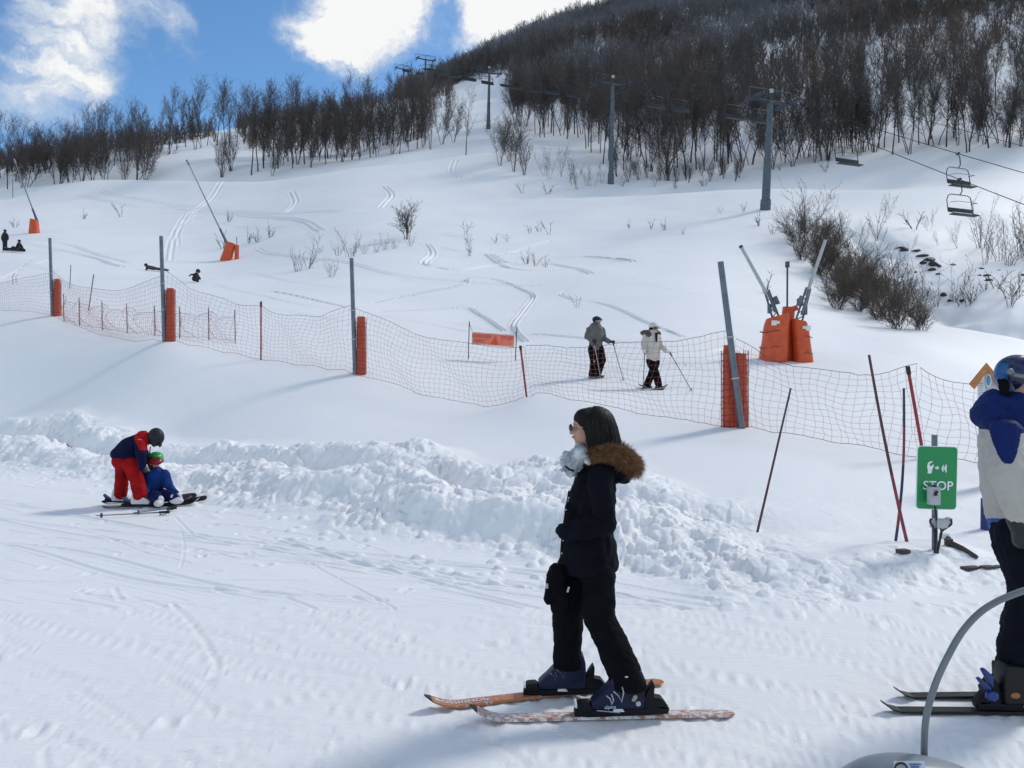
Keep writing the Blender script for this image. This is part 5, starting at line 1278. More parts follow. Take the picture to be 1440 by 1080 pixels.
# fur ring of the hood
ring = [(824, 645, -.075, .026), (836, 640, -.11, .032), (855, 637, -.135, .040), (872, 642, -.13, .048), (885, 652, -.085, .055), (889, 657, 0, .057), (885, 650, .09, .052), (874, 636, .135, .05), (855, 630, .145, .042), (836, 632, .115, .034), (824, 638, .075, .028)]
rp = smooth_line([P(a, b, c) for a, b, c, d in ring], 8); rrad = [ring[min(i // 8, 10)][3] * (1 - (i % 8) / 8) + ring[min(i // 8 + 1, 10)][3] * ((i % 8) / 8) for i in range(len(rp))]
m = MB(); m.tube(rp, [q * .72 for q in rrad], 12); fo = m.build('fur_trim', M_fur, wo)
for nm, mt, cnt_, L0, sd in (('fur_strands', M_fur, 9000, .036, 5), ('fur_strands', M_fur2, 5500, .042, 6)):
    V = []; Fc = []; r = random.Random(sd); wl = wloc(wo)
    for i in range(cnt_):
        x = r.uniform(0, len(rp) - 1.01); k = int(x); p = rp[k].lerp(rp[k + 1], x - k); d = (rp[k + 1] - rp[k]).normalized(); a = r.uniform(0, 6.283)
        n1 = d.orthogonal().normalized(); n2 = d.cross(n1); nn = n1 * math.cos(a) + n2 * math.sin(a); rad = rrad[k] * .68; L = L0 * r.uniform(.6, 1.15) * (.6 + rrad[k] / .1)
        b0 = p + nn * rad; tip = b0 + (nn + d * r.gauss(0, .45) + Vector((.35, 0, -.35 if sd == 5 else -.1)) + n1 * r.gauss(0, .2)).normalized() * L; t = nn.cross(tip - b0); t = (t.normalized() if t.length > 1e-6 else d) * .0016
        o_ = len(V); V += [b0 - t - wl, b0 + t - wl, tip - wl]; Fc.append((o_, o_ + 1, o_ + 2))
    link(nm, fast_mesh(nm, np.array([tuple(v) for v in V]), np.array(Fc)), mt, fo)
blob('scarf', [('c', P(815, 636, -.06), P(806, 652, -.055), .045, .05), ('c', P(806, 652, -.055), P(805, 652, .055), .058, .058), ('c', P(815, 636, .06), P(806, 652, .055), .04, .05), ('c', P(800, 648), P(805, 661), .040, .036, 1.8, (0, 1, 0)), ('c', P(815, 635, -.075), P(826, 645, -.09), .036, .03),
               ('c', P(797, 642), P(800, 655), .028, .026, 1.6, (0, 1, 0))], M_scarf, wo, .006, 1, .036, .045)
m = MB(); r = random.Random(9)
for i in range(36):
    a = P(r.uniform(790, 800), r.uniform(640, 664), r.uniform(-.08, .05)); m.tube([a, a + Vector((-r.uniform(.01, .03), 0, -r.uniform(-.008, .02)))], [.0028, .001], 4)
m.build('scarf_fringe', M_scarf, wo)
m = MB(); m.tube([P(795, 655, -.085), P(801, 660, -.1), P(808, 662, -.1)], .007, 5); m.build('scarf_stripe', M_bind, wo)
m = MB()
for s_ in (-1, 1): m.ell(P(802.5, 601.5, .032 * s_), (.011, .026, .021), None, 14, 8)
gl = m.build('sunglasses', M_lens, wo); m = MB()
for s_ in (-1, 1): m.tube([P(804, 598, .052 * s_), P(814, 600, .066 * s_), P(826, 602, .072 * s_)], .0018, 5)
m.build('temple', M_silver, gl); m = MB(); m.ell(P(805.5, 614.5), (.006, .018, .006)); m.build('lips', mat_lips, wo)
# coat details
m = MB(); m.tube(smooth_line([P(800, 690, -.05), P(795, 720, -.05), P(790, 757, -.05), P(788, 795, -.04)], 4), .004, 4); m.build('zip', M_bind, wo)
m = MB()
for pts in (((806, 757, -.20), (800, 768, -.20), (804, 776, -.20)), ((846, 752, -.2), (848, 775, -.19), (846, 797, -.18))): m.tube([P(*q) for q in pts], .003, 4)
m.build('seam', M_blackc, wo)
for q in ((800, 700, -.06), (796, 717, -.06), (792, 760, -.06), (790, 778, -.06)): m = MB(); m.ell(P(*q), (.006, .006, .006), None, 8, 6); m.build('snap_button', M_silver, wo)
m = MB(); m.ell(P(881, 952, -.29), (.009, .003, .005)); m.build('trouser_label', M_silver, wo)

def ski_boot(par, q, yb, mtl, name='boot', flip=1, emblem=True, th=.098):
    """q maps photo pixels on the boot to world; profile traced for a boot facing left"""
    m = MB()
    psolid(m, [q(*p) for p in ((833, 1004), (832, 996), (838, 990), (849, 980), (858, 970), (874, 972), (903, 976), (908, 988), (906, 1003))], yb, th, .011)
    psolid(m, [q(*p) for p in ((857, 972), (862, 958), (868, 953), (903, 950), (907, 962), (908, 984), (888, 990), (868, 986))], yb, th * .97, .010)
    bo = m.build(name, mtl, par)
    m = MB()
    for pts in (((861, 972), (868, 978), (872, 987), (875, 974), (873, 966)), ((851, 978), (856, 982), (859, 990), (861, 984), (858, 976))):
        m.tube([q(*p) + Vector((0, -th * .52, 0)) for p in pts], .0035, 5)
    m.tube([q(838, 999) + Vector((0, -th * .5, 0)), q(870, 1002) + Vector((0, -th * .5, 0))], .003, 4)
    m.build('buckle', M_silver, bo)
    if emblem:
        m = MB(); y_ = Vector((0, -th * .515, 0)); m.prism([(-.014, -.010), (.004, -.012), (.016, .008), (.012, .02), (-.004, .016)], q(890, 983) + y_, (1, 0, 0), (0, 0, 1), (0, 1, 0), .003); m.build('emblem', mat('green_grey_mark', (.30, .33, .22), .5), bo, smooth=False)
        m = MB(); m.ell(q(895.5, 989.5) + y_, (.013, .003, .013), None, 14, 8); m.build('pivot', M_silver, bo)
        letters(bo, 'alpina', q(856.5, 994) + y_ + Vector((0, -.002, 0)), (1, 0, .05), (0, 0, 1), .026, mat('pale_boot_print', (.35, .42, .5), .5), 'lettering')
    return bo
def binding(par, q, yb, th=.075, mt=None, lever=None):
    m = MB(); psolid(m, [q(*p) for p in ((808, 1014), (809, 1006), (840, 1006), (905, 1004), (935, 1000), (943, 1004), (941, 1012), (812, 1018))], yb, th * .8, .005); m.build('plate', mt or M_bind, par)
    m = MB(); psolid(m, [q(*p) for p in ((809, 1009), (809, 1001), (815, 997), (828, 996), (833, 1000), (835, 1009))], yb, th, .007); m.build('toe_piece', mt or M_bind, par)
    m = MB(); psolid(m, [q(*p) for p in ((907, 1004), (906, 990), (914, 975), (920, 967), (922, 972), (921, 988), (932, 990), (940, 1000), (941, 1006))], yb, th * .8, .006); m.build('heel_piece', lever or mt or M_bind, par)
    m = MB(); psolid(m, [q(*p) for p in ((808.5, 1002), (809, 997), (812, 997), (812, 1003))], yb - .001, th * 1.02, .002); psolid(m, [q(*p) for p in ((862, 1008), (865, 1002), (874, 1001), (879, 1008))], yb - .001, th * 1.05, .003); m.build('snow_plug', M_silver if mt else M_white, par)

sn, at, d, s_ = ski('ski', (W(1033, 0, 4.12).x, 4.13), (W(661, 0, 4.08).x, 4.05), .085, (M_ski2, M_skib), 'worn pale and orange ski nearest the camera, under the womans front boot', tip=.075)
def qn(px, py): return Vector(W(px, py + 2, 4.03))
dzn = at(.45).z - qn(870, 1016).z
def q1(px, py): v = qn(px, py); v.z += dzn; return v
binding(sn, q1, 4.08); ski_boot(wo, q1, 4.08, M_bootb)
sf, at, d, s_ = ski('ski', (W(932, 0, 4.56).x, 4.56), (W(597, 0, 4.2).x, 4.19), .09, (M_ski, M_skib), 'bright orange ski on the far side, its lettered tip farther left', tip=.07)
dzf = at(.45).z
def q2(px, py):   # same boot on the far ski
    v = Vector(W(px - 80, py + 2, 4.03)); f_ = 4.36 / 4.03; cx = W(790, 0, 4.36).x; v0 = W(790, 1018, 4.03); return Vector((cx + (v.x - v0.x) * .95, 4.36, dzf - .004 + (v.z - v0.z) * .95 + (v.x - v0.x) * .0))
binding(sf, q2, 4.355); ski_boot(wo, q2, 4.355, M_bootb)
V, Fc = text_geo('ROSSIGNOL', .052); m = MB(); m.add([at(.855 - q.x / 1.36, -q.y, .003) for q in V], Fc); m.build('lettering', M_white, sf, smooth=False)
# pouch hanging at the thigh
pc = empty('pouch', tuple(P(781, 792, -.02)), 'black pouch with small buckles hanging in front of the womans thigh', 'pouch')
blob('bag', [('c', P(784, 806, -.05), P(779, 830, -.05), R(14), R(13), 1.2, (0, 1, 0)), ('c', P(774, 836, -.07), P(771, 842, -.07), R(8.5), R(7), 1.3, (0, 1, 0)), ('c', P(786, 830, -.06), P(786, 852, -.05), R(13), R(12))], M_blackc, pc, .007, 2, .02, .04)
m = MB(); m.box(P(769, 824, -.12), (.014, .006, .026)); m.box(P(799, 829, -.15), (.010, .006, .03), Matrix.Rotation(.3, 3, 'Y')); m.build('buckle', M_silver, pc); m = MB(); m.tube([P(789, 783, -.06), P(784, 795, -.07)], .007, 6); m.build('strap', M_bind, pc)

# --- man with blue helmet --------------------------------------------------------
Y0 = 4.3
mo = empty('person', (W(1430, 0, Y0).x, Y0, 0), 'man in blue helmet and beige and blue ski jacket at the right edge', 'person')
hc = P(1433, 532); bp_ = head_prims(hc, (1, 0, 0), (0, 0, 1), .92, True, P(1418, 585))
bp_ += [('c', P(1420, 610), P(1428, 740), .10, .10, 1.2, (0, 1, 0)), ('c', P(1414, 614, -.18), P(1414, 665, -.25), .04, .035), ('c', P(1414, 665, -.25), P(1432, 735, -.25), .035, .028), ('c', P(1412, 605, .2), P(1430, 675, .24), .045, .04), ('c', P(1430, 675, .24), P(1470, 710, .2), .04, .03),
        ('c', P(1430, 760, -.1), P(1446, 845, -.12), .08, .06), ('c', P(1446, 845, -.12), P(1432, 965, -.1), .06, .045), ('c', P(1432, 760, .1), P(1450, 845, .12), .08, .06), ('c', P(1450, 845, .12), P(1440, 965, .1), .06, .045)]
bp_ += hand_prims(P(1433, 738, -.25), (.15, 0, -1), (1, 0, 0), .95, .5) + hand_prims(P(1470, 710, .2), (1, 0, -.2), (0, -1, 0), .95, .6)
blob('body', bp_, M_skin, mo, .0075, 3); face_marks(mo, hc, (1, 0, 0), k=.92)
M_bei = mat('beige_shell_cloth', (.46, .43, .385), .7, var=.07, scale=8, bump=.35, bscale=60); M_blu = mat('blue_shell_cloth', (.005, .018, .11), .7, var=.18, scale=8, bump=.4, bscale=60, spec=.2); M_blu2 = mat('bright_blue_hem', (.010, .07, .27), .62, var=.15, scale=8, bump=.3, bscale=60)
def zj(c):
    px = 720 + c.x / c.y * F; py = 540 - (c.z - EYE) / c.y * F; dy = c.y - Y0
    if dy < -.05 and 1386 < px < 1440 and py < 652 - max(0, 1414 - px) ** 1.7 * .22 - max(0, px - 1422) ** 2 * .22: return 1
    if py < 603 + .1 * (px - 1375): return 1
    if py > 729 and dy > -.19: return 2
    return 0
jk = [('c', P(1426, 600), P(1424, 650), R(43), R(43), 1.0, (0, 1, 0)), ('c', P(1424, 650), P(1428, 705), R(43), R(42), .95, (0, 1, 0)), ('c', P(1428, 705), P(1434, 745), R(42), R(38), .95, (0, 1, 0)), ('c', P(1400, 563), P(1392, 583), R(14), R(22), 1.5, (0, 1, 0)), ('c', P(1402, 566), P(1425, 570), R(17), R(22), 1.5, (0, 1, 0)), ('c', P(1425, 572), P(1450, 590), R(20), R(25), 1.4, (0, 1, 0)),
      ('c', P(1395, 556), P(1390, 576), R(9), R(15), 2, (0, 1, 0)),
      ('c', P(1414, 612, -.19), P(1412, 655, -.25), R(22), R(21)), ('c', P(1412, 655, -.25), P(1420, 690, -.26), R(21), R(19)), ('c', P(1420, 690, -.26), P(1431, 724, -.25), R(19), R(16)), ('c', P(1411, 610, .19), P(1428, 680, .25), R(25), R(20)), ('c', P(1428, 680, .25), P(1468, 708, .2), R(20), R(15))]
blob('jacket', jk, [M_bei, M_blu, M_blu2], mo, .0052, 5, .028, .10, zone=zj, cut=[(P(1425, 763), (-.15, 0, -1))])
blob('trousers', [('c', P(1431, 750, -.06), P(1438, 780, -.09), R(34), R(31)), ('c', P(1438, 780, -.09), P(1450, 833, -.11), R(31), R(26)), ('c', P(1450, 833, -.11), P(1440, 880, -.10), R(26), R(29)), ('c', P(1440, 880, -.10), P(1432, 968, -.09), R(29), R(29)), ('c', P(1430, 750, .08), P(1450, 833, .13), R(34), R(26)), ('c', P(1450, 833, .13), P(1444, 958, .12), R(26), R(29))], mat('dark_navy_trousers', (.0055, .0065, .012), .85, var=.25, bump=.5, bscale=40, spec=.12), mo, .009, 3, .03, .09)
m = MB()
blob('glove', [(p[0], *p[1:3], p[3] * 1.35, p[4] * 1.35, *p[5:]) for p in hand_prims(P(1433, 738, -.25), (.15, 0, -1), (1, 0, 0), 1.0, .55)] + [('c', P(1430, 730, -.25), P(1433, 742, -.25), .052, .045)], M_black, mo, .006, 2)
M_helm = mat('navy_helmet', (.010, .018, .075), .25, var=.15, scale=6); M_helm2 = mat('blue_helmet_panel', (.014, .085, .24), .3, var=.2, scale=10)
def zh(c):
    px = 720 + c.x / c.y * F; py = 540 - (c.z - EYE) / c.y * F; return 1 if (px < 1419 - (py - 512) * .12 and py > 508 + (px - 1397) * .12 and py < 545) else 0
he = blob('helmet', [('e', P(1430, 524.5), (R(29.5), R(25), R(26)), None), ('c', P(1410, 535, -.06), P(1418, 546, -.072), .032, .028), ('c', P(1410, 535, .06), P(1418, 546, .072), .032, .028), ('c', P(1411, 529), P(1413, 541), .045, .03, 1.4, (0, 1, 0)), ('c', P(1440, 516, -.03), P(1440, 516, .03), .06, .06)], [M_helm, M_helm2], mo, .006, 3, zone=zh, cut=[(P(1428, 536), (.80, 0, -.35))])
m = MB(); m.ell(P(1412, 543, -.088), (.03, .02, .042)); m.tube([P(1404, 533, -.085), P(1411, 553, -.095), P(1422, 556, -.08)], .009, 6); m.build('ear_pad', M_blackc, he)
m = MB(); m.tube([P(1424, 527, -.106), P(1436, 529, -.104), P(1452, 529, -.085)], [.011, .013, .014], 8); m.ell(P(1421, 523, -.105), (.02, .012, .018)); m.build('goggle_strap', mat('grey_strap', (.2, .2, .22), .4, .3), he)
m = MB(); m.tube([P(1420, 541, -.078), P(1437, 537, -.075), P(1446, 538, -.06)], .0025, 5); m.ell(P(1449, 540, -.035), (.012, .03, .02)); m.build('glasses', M_black, mo)
ms, at, d, s_ = ski('ski', (W(1238, 0, 4.17).x, 4.16), (W(1238, 0, 4.17).x + 1.72, 4.10), .078, (M_skib, M_skiw), 'black ski nearer the camera under the man at the right edge', tail=.045)
ms2, at2, d2, s2_ = ski('ski', (W(1263, 0, 4.3).x, 4.34), (W(1263, 0, 4.3).x + 1.72, 4.36), .078, (M_skib, M_skiw), 'black ski on the far side under the man at the right edge', tail=.045)
M_bb = mat('blue_binding', (.010, .035, .19), .35)
for sk_, a_, yb, px_ in ((ms, at, 4.14, 1405), (ms2, at2, 4.345, 1412)):
    base = a_(.42); 
    def q3(px, py, yb=yb, px_=px_, base=base): v0 = W(907, 1016, 4.03); v = W(px, py, 4.03); return Vector((W(px_, 0, yb).x - (v.x - v0.x), yb, base.z - .006 + (v.z - v0.z) * 1.05))
    binding(sk_, q3, yb, .075, M_bind, M_bind)
    bo_ = ski_boot(mo, q3, yb, mat('black_ski_boot', (.007, .0065, .0065), .45, spec=.3), emblem=False, th=.105)
    if sk_ is ms:
        m = MB(); m.ell(q3(893, 990) + Vector((0, -.055, 0)), (.026, .006, .016)); m.build('orange_patch', mat('orange_patch', (.28, .10, .03), .5), bo_)
        m = MB(); psolid(m, [W(a, b, 4.05) for a, b in ((1388, 984), (1389, 976), (1396, 972), (1404, 975), (1405, 983), (1399, 987))], 4.06, .03, .006); psolid(m, [W(a, b, 4.06) for a, b in ((1376, 956), (1380, 954), (1396, 969), (1395, 976), (1389, 973))], 4.08, .025, .004); psolid(m, [W(a, b, 4.06) for a, b in ((1385, 945), (1390, 943), (1403, 955), (1402, 972), (1397, 966))], 4.10, .025, .004); m.build('heel_lever', M_bb, sk_)

# --- child bending over -----------------------------------------------------------
Y0 = 11.25
def Z(zx, zy, dy=0.0): return P(80 + zx / 6, 580 + zy / 6, dy)
def Rz(v): return v / 6 / F * Y0
M_navyj = mat('navy_child_jacket', (.0055, .0075, .035), .8, var=.25, bump=.4, spec=.12); M_redj = mat('red_cloth', (.40, .010, .012), .8, var=.15, bump=.4, spec=.1); M_redt = mat('red_trousers', (.32, .008, .009), .8, var=.25, scale=6, bump=.5, bscale=30, spec=.1)
g0 = ground(W(183, 0, Y0).x, Y0)
ch = empty('person', (W(183, 0, Y0).x, Y0, g0), 'child in navy and red jacket and red trousers bending over a seated child', 'person')
fdir = Vector((.62, -.1, -.8)).normalized(); hc = Z(840, 225)
bp_ = head_prims(hc, fdir, (.75, 0, .6), .92, True, Z(720, 235)) + [('c', Z(690, 260), Z(570, 370), .07, .08, 1.2, (0, 1, 0)), ('c', Z(710, 285, -.13), Z(712, 370, -.2), .03, .028), ('c', Z(712, 370, -.2), Z(735, 450, -.15), .028, .022), ('c', Z(710, 285, .13), Z(735, 360, .18), .03, .028), ('c', Z(735, 360, .18), Z(770, 400, .1), .028, .022),
      ('c', Z(530, 420, .09), Z(545, 570, .12), .07, .055), ('c', Z(545, 570, .12), Z(538, 680, .14), .055, .035), ('c', Z(610, 430, -.07), Z(680, 580, -.09), .07, .055), ('c', Z(680, 580, -.09), Z(698, 690, -.1), .055, .035)]
bp_ += hand_prims(Z(735, 450, -.15), (.4, 0, -1), (1, 0, 0), .8, .7) + hand_prims(Z(770, 400, .1), (.6, 0, -1), (1, 0, 0), .8, .7)
blob('body', bp_, M_skin, ch, .009, 2)
def zc(c):
    zx = (720 + c.x / c.y * F - 80) * 6; zy = (540 - (c.z - EYE) / c.y * F - 580) * 6; return 1 if (zx > 655 + max(0, zy - 230) * .5 and zy < 318) else 0
blob('jacket', [('c', Z(690, 245), Z(620, 290), Rz(66), Rz(85), 1.35, (0, 1, 0)), ('c', Z(620, 290), Z(540, 350), Rz(85), Rz(72), 1.3, (0, 1, 0)), ('c', Z(540, 350), Z(560, 372), Rz(70), Rz(62), 1.4, (0, 1, 0)), ('c', Z(590, 350), Z(650, 370), Rz(62), Rz(56), 1.5, (0, 1, 0)), ('c', Z(510, 352), Z(640, 372), Rz(52), Rz(56), 1.5, (0, 1, 0)),
                ('c', Z(720, 190), Z(750, 230), Rz(38), Rz(50), 1.3, (0, 1, 0)), ('c', Z(705, 190), Z(740, 180), Rz(26), Rz(26), 1.6, (0, 1, 0)), ('c', Z(710, 275, -.13), Z(712, 350, -.2), Rz(50), Rz(44)), ('c', Z(712, 350, -.2), Z(722, 470, -.15), Rz(42), Rz(32)), ('c', Z(710, 275, .13), Z(735, 350, .19), Rz(48), Rz(40)), ('c', Z(735, 350, .19), Z(770, 410, .1), Rz(40), Rz(30))],
     [M_navyj, M_redj], ch, .011, 2, .02, .1, zone=zc)
blob('trousers', [('c', Z(545, 410), Z(620, 420), Rz(72), Rz(62), 1.3, (0, 1, 0)), ('c', Z(560, 440, .09), Z(548, 560, .12), Rz(66), Rz(56)), ('c', Z(548, 560, .12), Z(538, 680, .14), Rz(54), Rz(54)), ('c', Z(630, 440, -.07), Z(675, 570, -.09), Rz(72), Rz(58)), ('c', Z(675, 570, -.09), Z(703, 695, -.1), Rz(56), Rz(60))], M_redt, ch, .011, 2, .02, .09)
M_chh = mat('charcoal_helmet', (.012, .013, .018), .5, var=.15, spec=.3)
he = blob('helmet', [('e', Z(836, 207), (Rz(68), Rz(62), Rz(78)), None), ('c', Z(800, 240, -.07), Z(820, 280, -.075), .03, .022), ('c', Z(800, 240, .07), Z(820, 280, .075), .03, .022)], M_chh, ch, .009, 2); m = MB(); m.tube([Z(868, 285, -.06), Z(878, 270, 0), Z(868, 285, .06)], .018, 6); m.build('goggles', M_black, he)
m = MB(); m.tube([Z(788, 290, -.07), Z(784, 340, -.05), Z(786, 380, -.03)], .008, 6); m.build('chin_strap', M_black, ch)
m = MB(); m.box(Z(700, 238, -.15), (.05, .01, .04)); m.build('badge', mat('pale_badge', (.6, .4, .4), .6), ch)
for a_, dy in ((Z(737, 455, -.15), -.15), (Z(772, 412, .1), .1)): blob('glove', [(p[0], *p[1:3], p[3] * 1.3, p[4] * 1.3, *p[5:]) for p in hand_prims(a_, (.4, 0, -1), (1, 0, 0), .8, .7)], M_black, ch, .008, 1)
M_wboot = mat('white_boot', (.62, .60, .60), .4, var=.1); M_levr = mat('navy_lever', (.03, .04, .13), .4)
def small_boot(par, cx, cz, yb, f=1, k=1.0, mt=None):
    def q(a, b): return Vector((cx + f * a * k, yb, cz + b * k))
    m = MB(); psolid(m, [q(*p) for p in ((-.10, 0), (.15, 0), (.165, .03), (.13, .065), (.05, .10), (.03, .16), (-.09, .17), (-.11, .05))], yb, .09 * k, .012); return m.build('boot', mt or M_wboot, par)
def small_binding(par, cx, cz, yb, f=1, k=1.0):
    def q(a, b): return Vector((cx + f * a * k, yb, cz + b * k))
    m = MB(); psolid(m, [q(*p) for p in ((-.26, 0), (.20, 0), (.20, .015), (-.24, .03))], yb, .07, .004); psolid(m, [q(*p) for p in ((-.22, .02), (-.20, .07), (-.13, .05), (-.12, .02))], yb, .06, .004); psolid(m, [q(*p) for p in ((.155, .015), (.15, .05), (.2, .045), (.21, .015))], yb, .07, .004); m.build('binding', M_bind, par)
    m = MB(); psolid(m, [q(*p) for p in ((-.20, .05), (-.24, .10), (-.225, .125), (-.12, .05), (-.11, .03))], yb, .04, .004); m.build('heel_lever', M_levr, par)
def spot(zx, zy):   # ground point behind that spot of the enlarged view
    px, py = 80 + zx / 6, 580 + zy / 6; y = EYE * F / (py - 540) ; y = (EYE - .03) * F / (py - 540); return ((px - 720) / F * y, y)
a = spot(222, 800); b_ = spot(1010, 788); k1, at, d, s_ = ski('ski', (a[0], 11.46), (a[0] + 1.34, 11.46), .075, (M_skiw, M_skib), 'pale ski on the far foot of the bending child', tail=.02); c = at(.30)
small_binding(k1, W(168.5, 0, 11.46).x, at(.3).z - .003, 11.46); small_boot(ch, W(168.5, 0, 11.46).x + .0, at(.3).z + .02, 11.46)
a = spot(390, 818); k2, at, d, s_ = ski('ski', (W(145, 0, 11.12).x, 11.1), (W(145, 0, 11.1).x + 1.35, 11.14), .075, (M_skib, M_skiw), 'dark ski on the near foot of the bending child', tail=.02)
small_binding(k2, W(196, 0, 11.12).x, at(.4).z - .003, 11.12); small_boot(ch, W(196, 0, 11.12).x, at(.4).z + .02, 11.12)
# poles lying on the snow
for (p0, p1, lab) in (((328, 862), (950, 846), 'ski pole with black grip lying on the snow nearest the camera'), ((640, 842), (1010, 812), 'ski pole with blue basket lying just behind the nearer pole')):
    a = spot(*p0); b_ = spot(*p1); A = Vector((*a, ground(*a) + .03)); B = Vector((*b_, ground(*b_) + .045)); t = empty('ski_pole', tuple(A), lab, 'ski pole'); d_ = (B - A).normalized()
    m = MB(); m.tube([A, B], [.006, .009], 7); m.build('shaft', mat('pole_grey', (.12, .15, .2), .4, .3), t); m = MB(); c_ = A + d_ * .07; m.tube([c_ - d_ * .008, c_ + d_ * .008], .032, 12); m.build('basket', M_dblue, t)
    m = MB(); m.tube([B - d_ * .13, B - d_ * .06, B], [.017, .016, .024], 8); m.tube([B, B + Vector((-.03, -.05, -.02)), B + Vector((-.1, -.07, -.03)), B - d_ * .1], .006, 5); m.build('grip', M_black, t)

# --- seated child -------------------------------------------------------------------
ch2 = empty('person', (W(221, 0, 11.45).x, 11.45, ground(W(221, 0, 11.45).x, 11.45)), 'small child in blue suit, green helmet and red goggles sitting on the snow', 'person')
Y0 = 11.4
hc = Z(832, 420); M_bluj = mat('blue_child_suit', (.007, .035, .17), .75, var=.3, bump=.45, spec=.15); M_blut = mat('dark_blue_trousers', (.006, .011, .06), .8, var=.3, bump=.45, spec=.12)
bp_ = head_prims(hc, (.05, -1, -.28), (0, -.3, 1), .8, True, Z(820, 520)) + [('c', Z(825, 520), Z(800, 680), .09, .10, 1.2, (1, 0, 0)), ('c', Z(740, 540), Z(735, 620, -.05), .03, .028), ('c', Z(735, 620, -.05), Z(760, 680, -.2), .028, .022), ('c', Z(905, 530), Z(930, 610, -.05), .03, .028), ('c', Z(930, 610, -.05), Z(1000, 685, -.12), .028, .022),
      ('c', Z(770, 690), Z(840, 720, -.25), .06, .05), ('c', Z(850, 690), Z(950, 715, -.22), .06, .05), ('c', Z(840, 720, -.25), Z(850, 750, -.4), .05, .04), ('c', Z(950, 715, -.22), Z(1000, 740, -.30), .05, .04)]
bp_ += hand_prims(Z(760, 680, -.2), (.3, -.6, -.5), (0, 0, -1), .7, .3) + hand_prims(Z(1005, 688, -.12), (.8, 0, -.4), (0, 0, -1), .7, .3)
blob('body', bp_, M_skin, ch2, .009, 2); face_marks(ch2, hc, (.05, -1, -.28), (0, -.3, 1), .8)
blob('jacket', [('c', Z(822, 520), Z(808, 600), Rz(72), Rz(84), 1.15, (1, 0, 0)), ('c', Z(808, 600), Z(800, 660), Rz(84), Rz(80), 1.1, (1, 0, 0)), ('c', Z(822, 512, .03), Z(822, 525), Rz(50), Rz(66), 1.2, (1, 0, 0)), ('c', Z(748, 520), Z(738, 600, -.05), Rz(46), Rz(40)), ('c', Z(738, 600, -.05), Z(755, 670, -.2), Rz(38), Rz(32)), ('c', Z(905, 525), Z(932, 605, -.05), Rz(46), Rz(40)), ('c', Z(932, 605, -.05), Z(995, 682, -.12), Rz(38), Rz(30))], M_bluj, ch2, .011, 2, .03, .09)
blob('trousers', [('c', Z(780, 695), Z(820, 700), Rz(70), Rz(66), 1.4, (0, 1, 0)), ('c', Z(770, 700), Z(835, 712, -.24), Rz(62), Rz(52)), ('c', Z(860, 700), Z(945, 705, -.22), Rz(60), Rz(50)), ('c', Z(835, 712, -.24), Z(850, 735, -.36), Rz(50), Rz(44)), ('c', Z(945, 705, -.22), Z(985, 722, -.28), Rz(50), Rz(42))], M_blut, ch2, .011, 2, .02, .09)
M_gh = mat('green_helmet', (.02, .36, .06), .35, var=.1)
he = blob('helmet', [('e', Z(835, 385, .01), (Rz(62), Rz(66), Rz(56)), None), ('c', Z(782, 400, .02), Z(785, 440, .02), .022, .02), ('c', Z(886, 400, .02), Z(884, 440, .02), .022, .02)], M_gh, ch2, .008, 2, cut=[(Z(835, 402, -.0), (0, -.55, -.85))]); m = MB(); m.tube([Z(778, 405, .03), Z(780, 408, -.05), Z(800, 414, -.085), Z(835, 418, -.095), Z(868, 414, -.085), Z(886, 408, -.05), Z(888, 405, .03)], [.02, .030, .042, .046, .042, .030, .02], 10); m.build('goggles', mat('red_goggles', (.30, .015, .018), .2), he)
m = MB()
for zx in (818, 842, 866): m.box(Z(zx, 352, -.10), (.012, .03, .02), bev=.2)
m.build('vent', M_black, he)
for a_, dd in ((Z(757, 678, -.2), (.3, -.6, -.5)), (Z(1003, 688, -.12), (.8, 0, -.4))): blob('glove', [(p[0], *p[1:3], p[3] * 1.35, p[4] * 1.35, *p[5:]) for p in hand_prims(a_, dd, (0, 0, -1), .75, .3)], M_wboot if dd[0] > .5 else M_black, ch2, .008, 1)
c_ = Z(1010, 745, -.3); m = MB(); m.ell(c_, (.10, .06, .05)); m.ell(c_ + Vector((-.05, 0, .04)), (.045, .05, .06)); m.build('boot', M_wboot, ch2)
c_ = Z(862, 765, -.42); m = MB(); m.ell(c_, (.06, .10, .05)); m.ell(c_ + Vector((0, .04, .04)), (.05, .05, .06)); m.build('boot', M_wboot, ch2)
A = Z(862, 795, -.32); B = Z(1208, 725, -.05); d_ = (B - A).normalized(); t = empty('ski', tuple(A), 'short black ski tilted up on its edge beside the seated child', 'ski'); upv = Vector((0, -.45, .9)).normalized(); upv = (upv - d_ * upv.dot(d_)).normalized(); nv = d_.cross(upv)
poly = [(0, -.045), (.05, -.05), (.3, -.036), (.5, -.038), (.6, -.04), (.64, -.02), (.645, .01), (.62, .035), (.5, .036), (.3, .034), (.05, .046), (0, .04)]
m = MB(); m.prism(poly, A, d_, upv, nv, .012); m.build('board', M_skib, t, smooth=False)
A = Z(990, 722, .0); B = Z(1156, 700, .1); d_ = (B - A).normalized(); t = empty('ski', tuple(A), 'dark ski with reddish brown rim lying behind the tilted black ski', 'ski'); upv = Vector((0, .3, .9)); upv = (upv - d_ * upv.dot(d_)).normalized(); nv = d_.cross(upv)
m = MB(); m.prism([(0, -.035), (.24, -.042), (.29, -.03), (.31, 0), (.29, .03), (.24, .04), (0, .035)], A, d_, upv, nv, .014); m.build('board', mat('brown_red_ski', (.07, .022, .022), .4, var=.4, scale=30), t, smooth=False)
m = MB(); m.prism([(.02, -.02), (.22, -.026), (.27, 0), (.22, .026), (.02, .02)], A - nv * .003, d_, upv, nv, .003); m.build('top_sheet', M_skib, t, smooth=False)

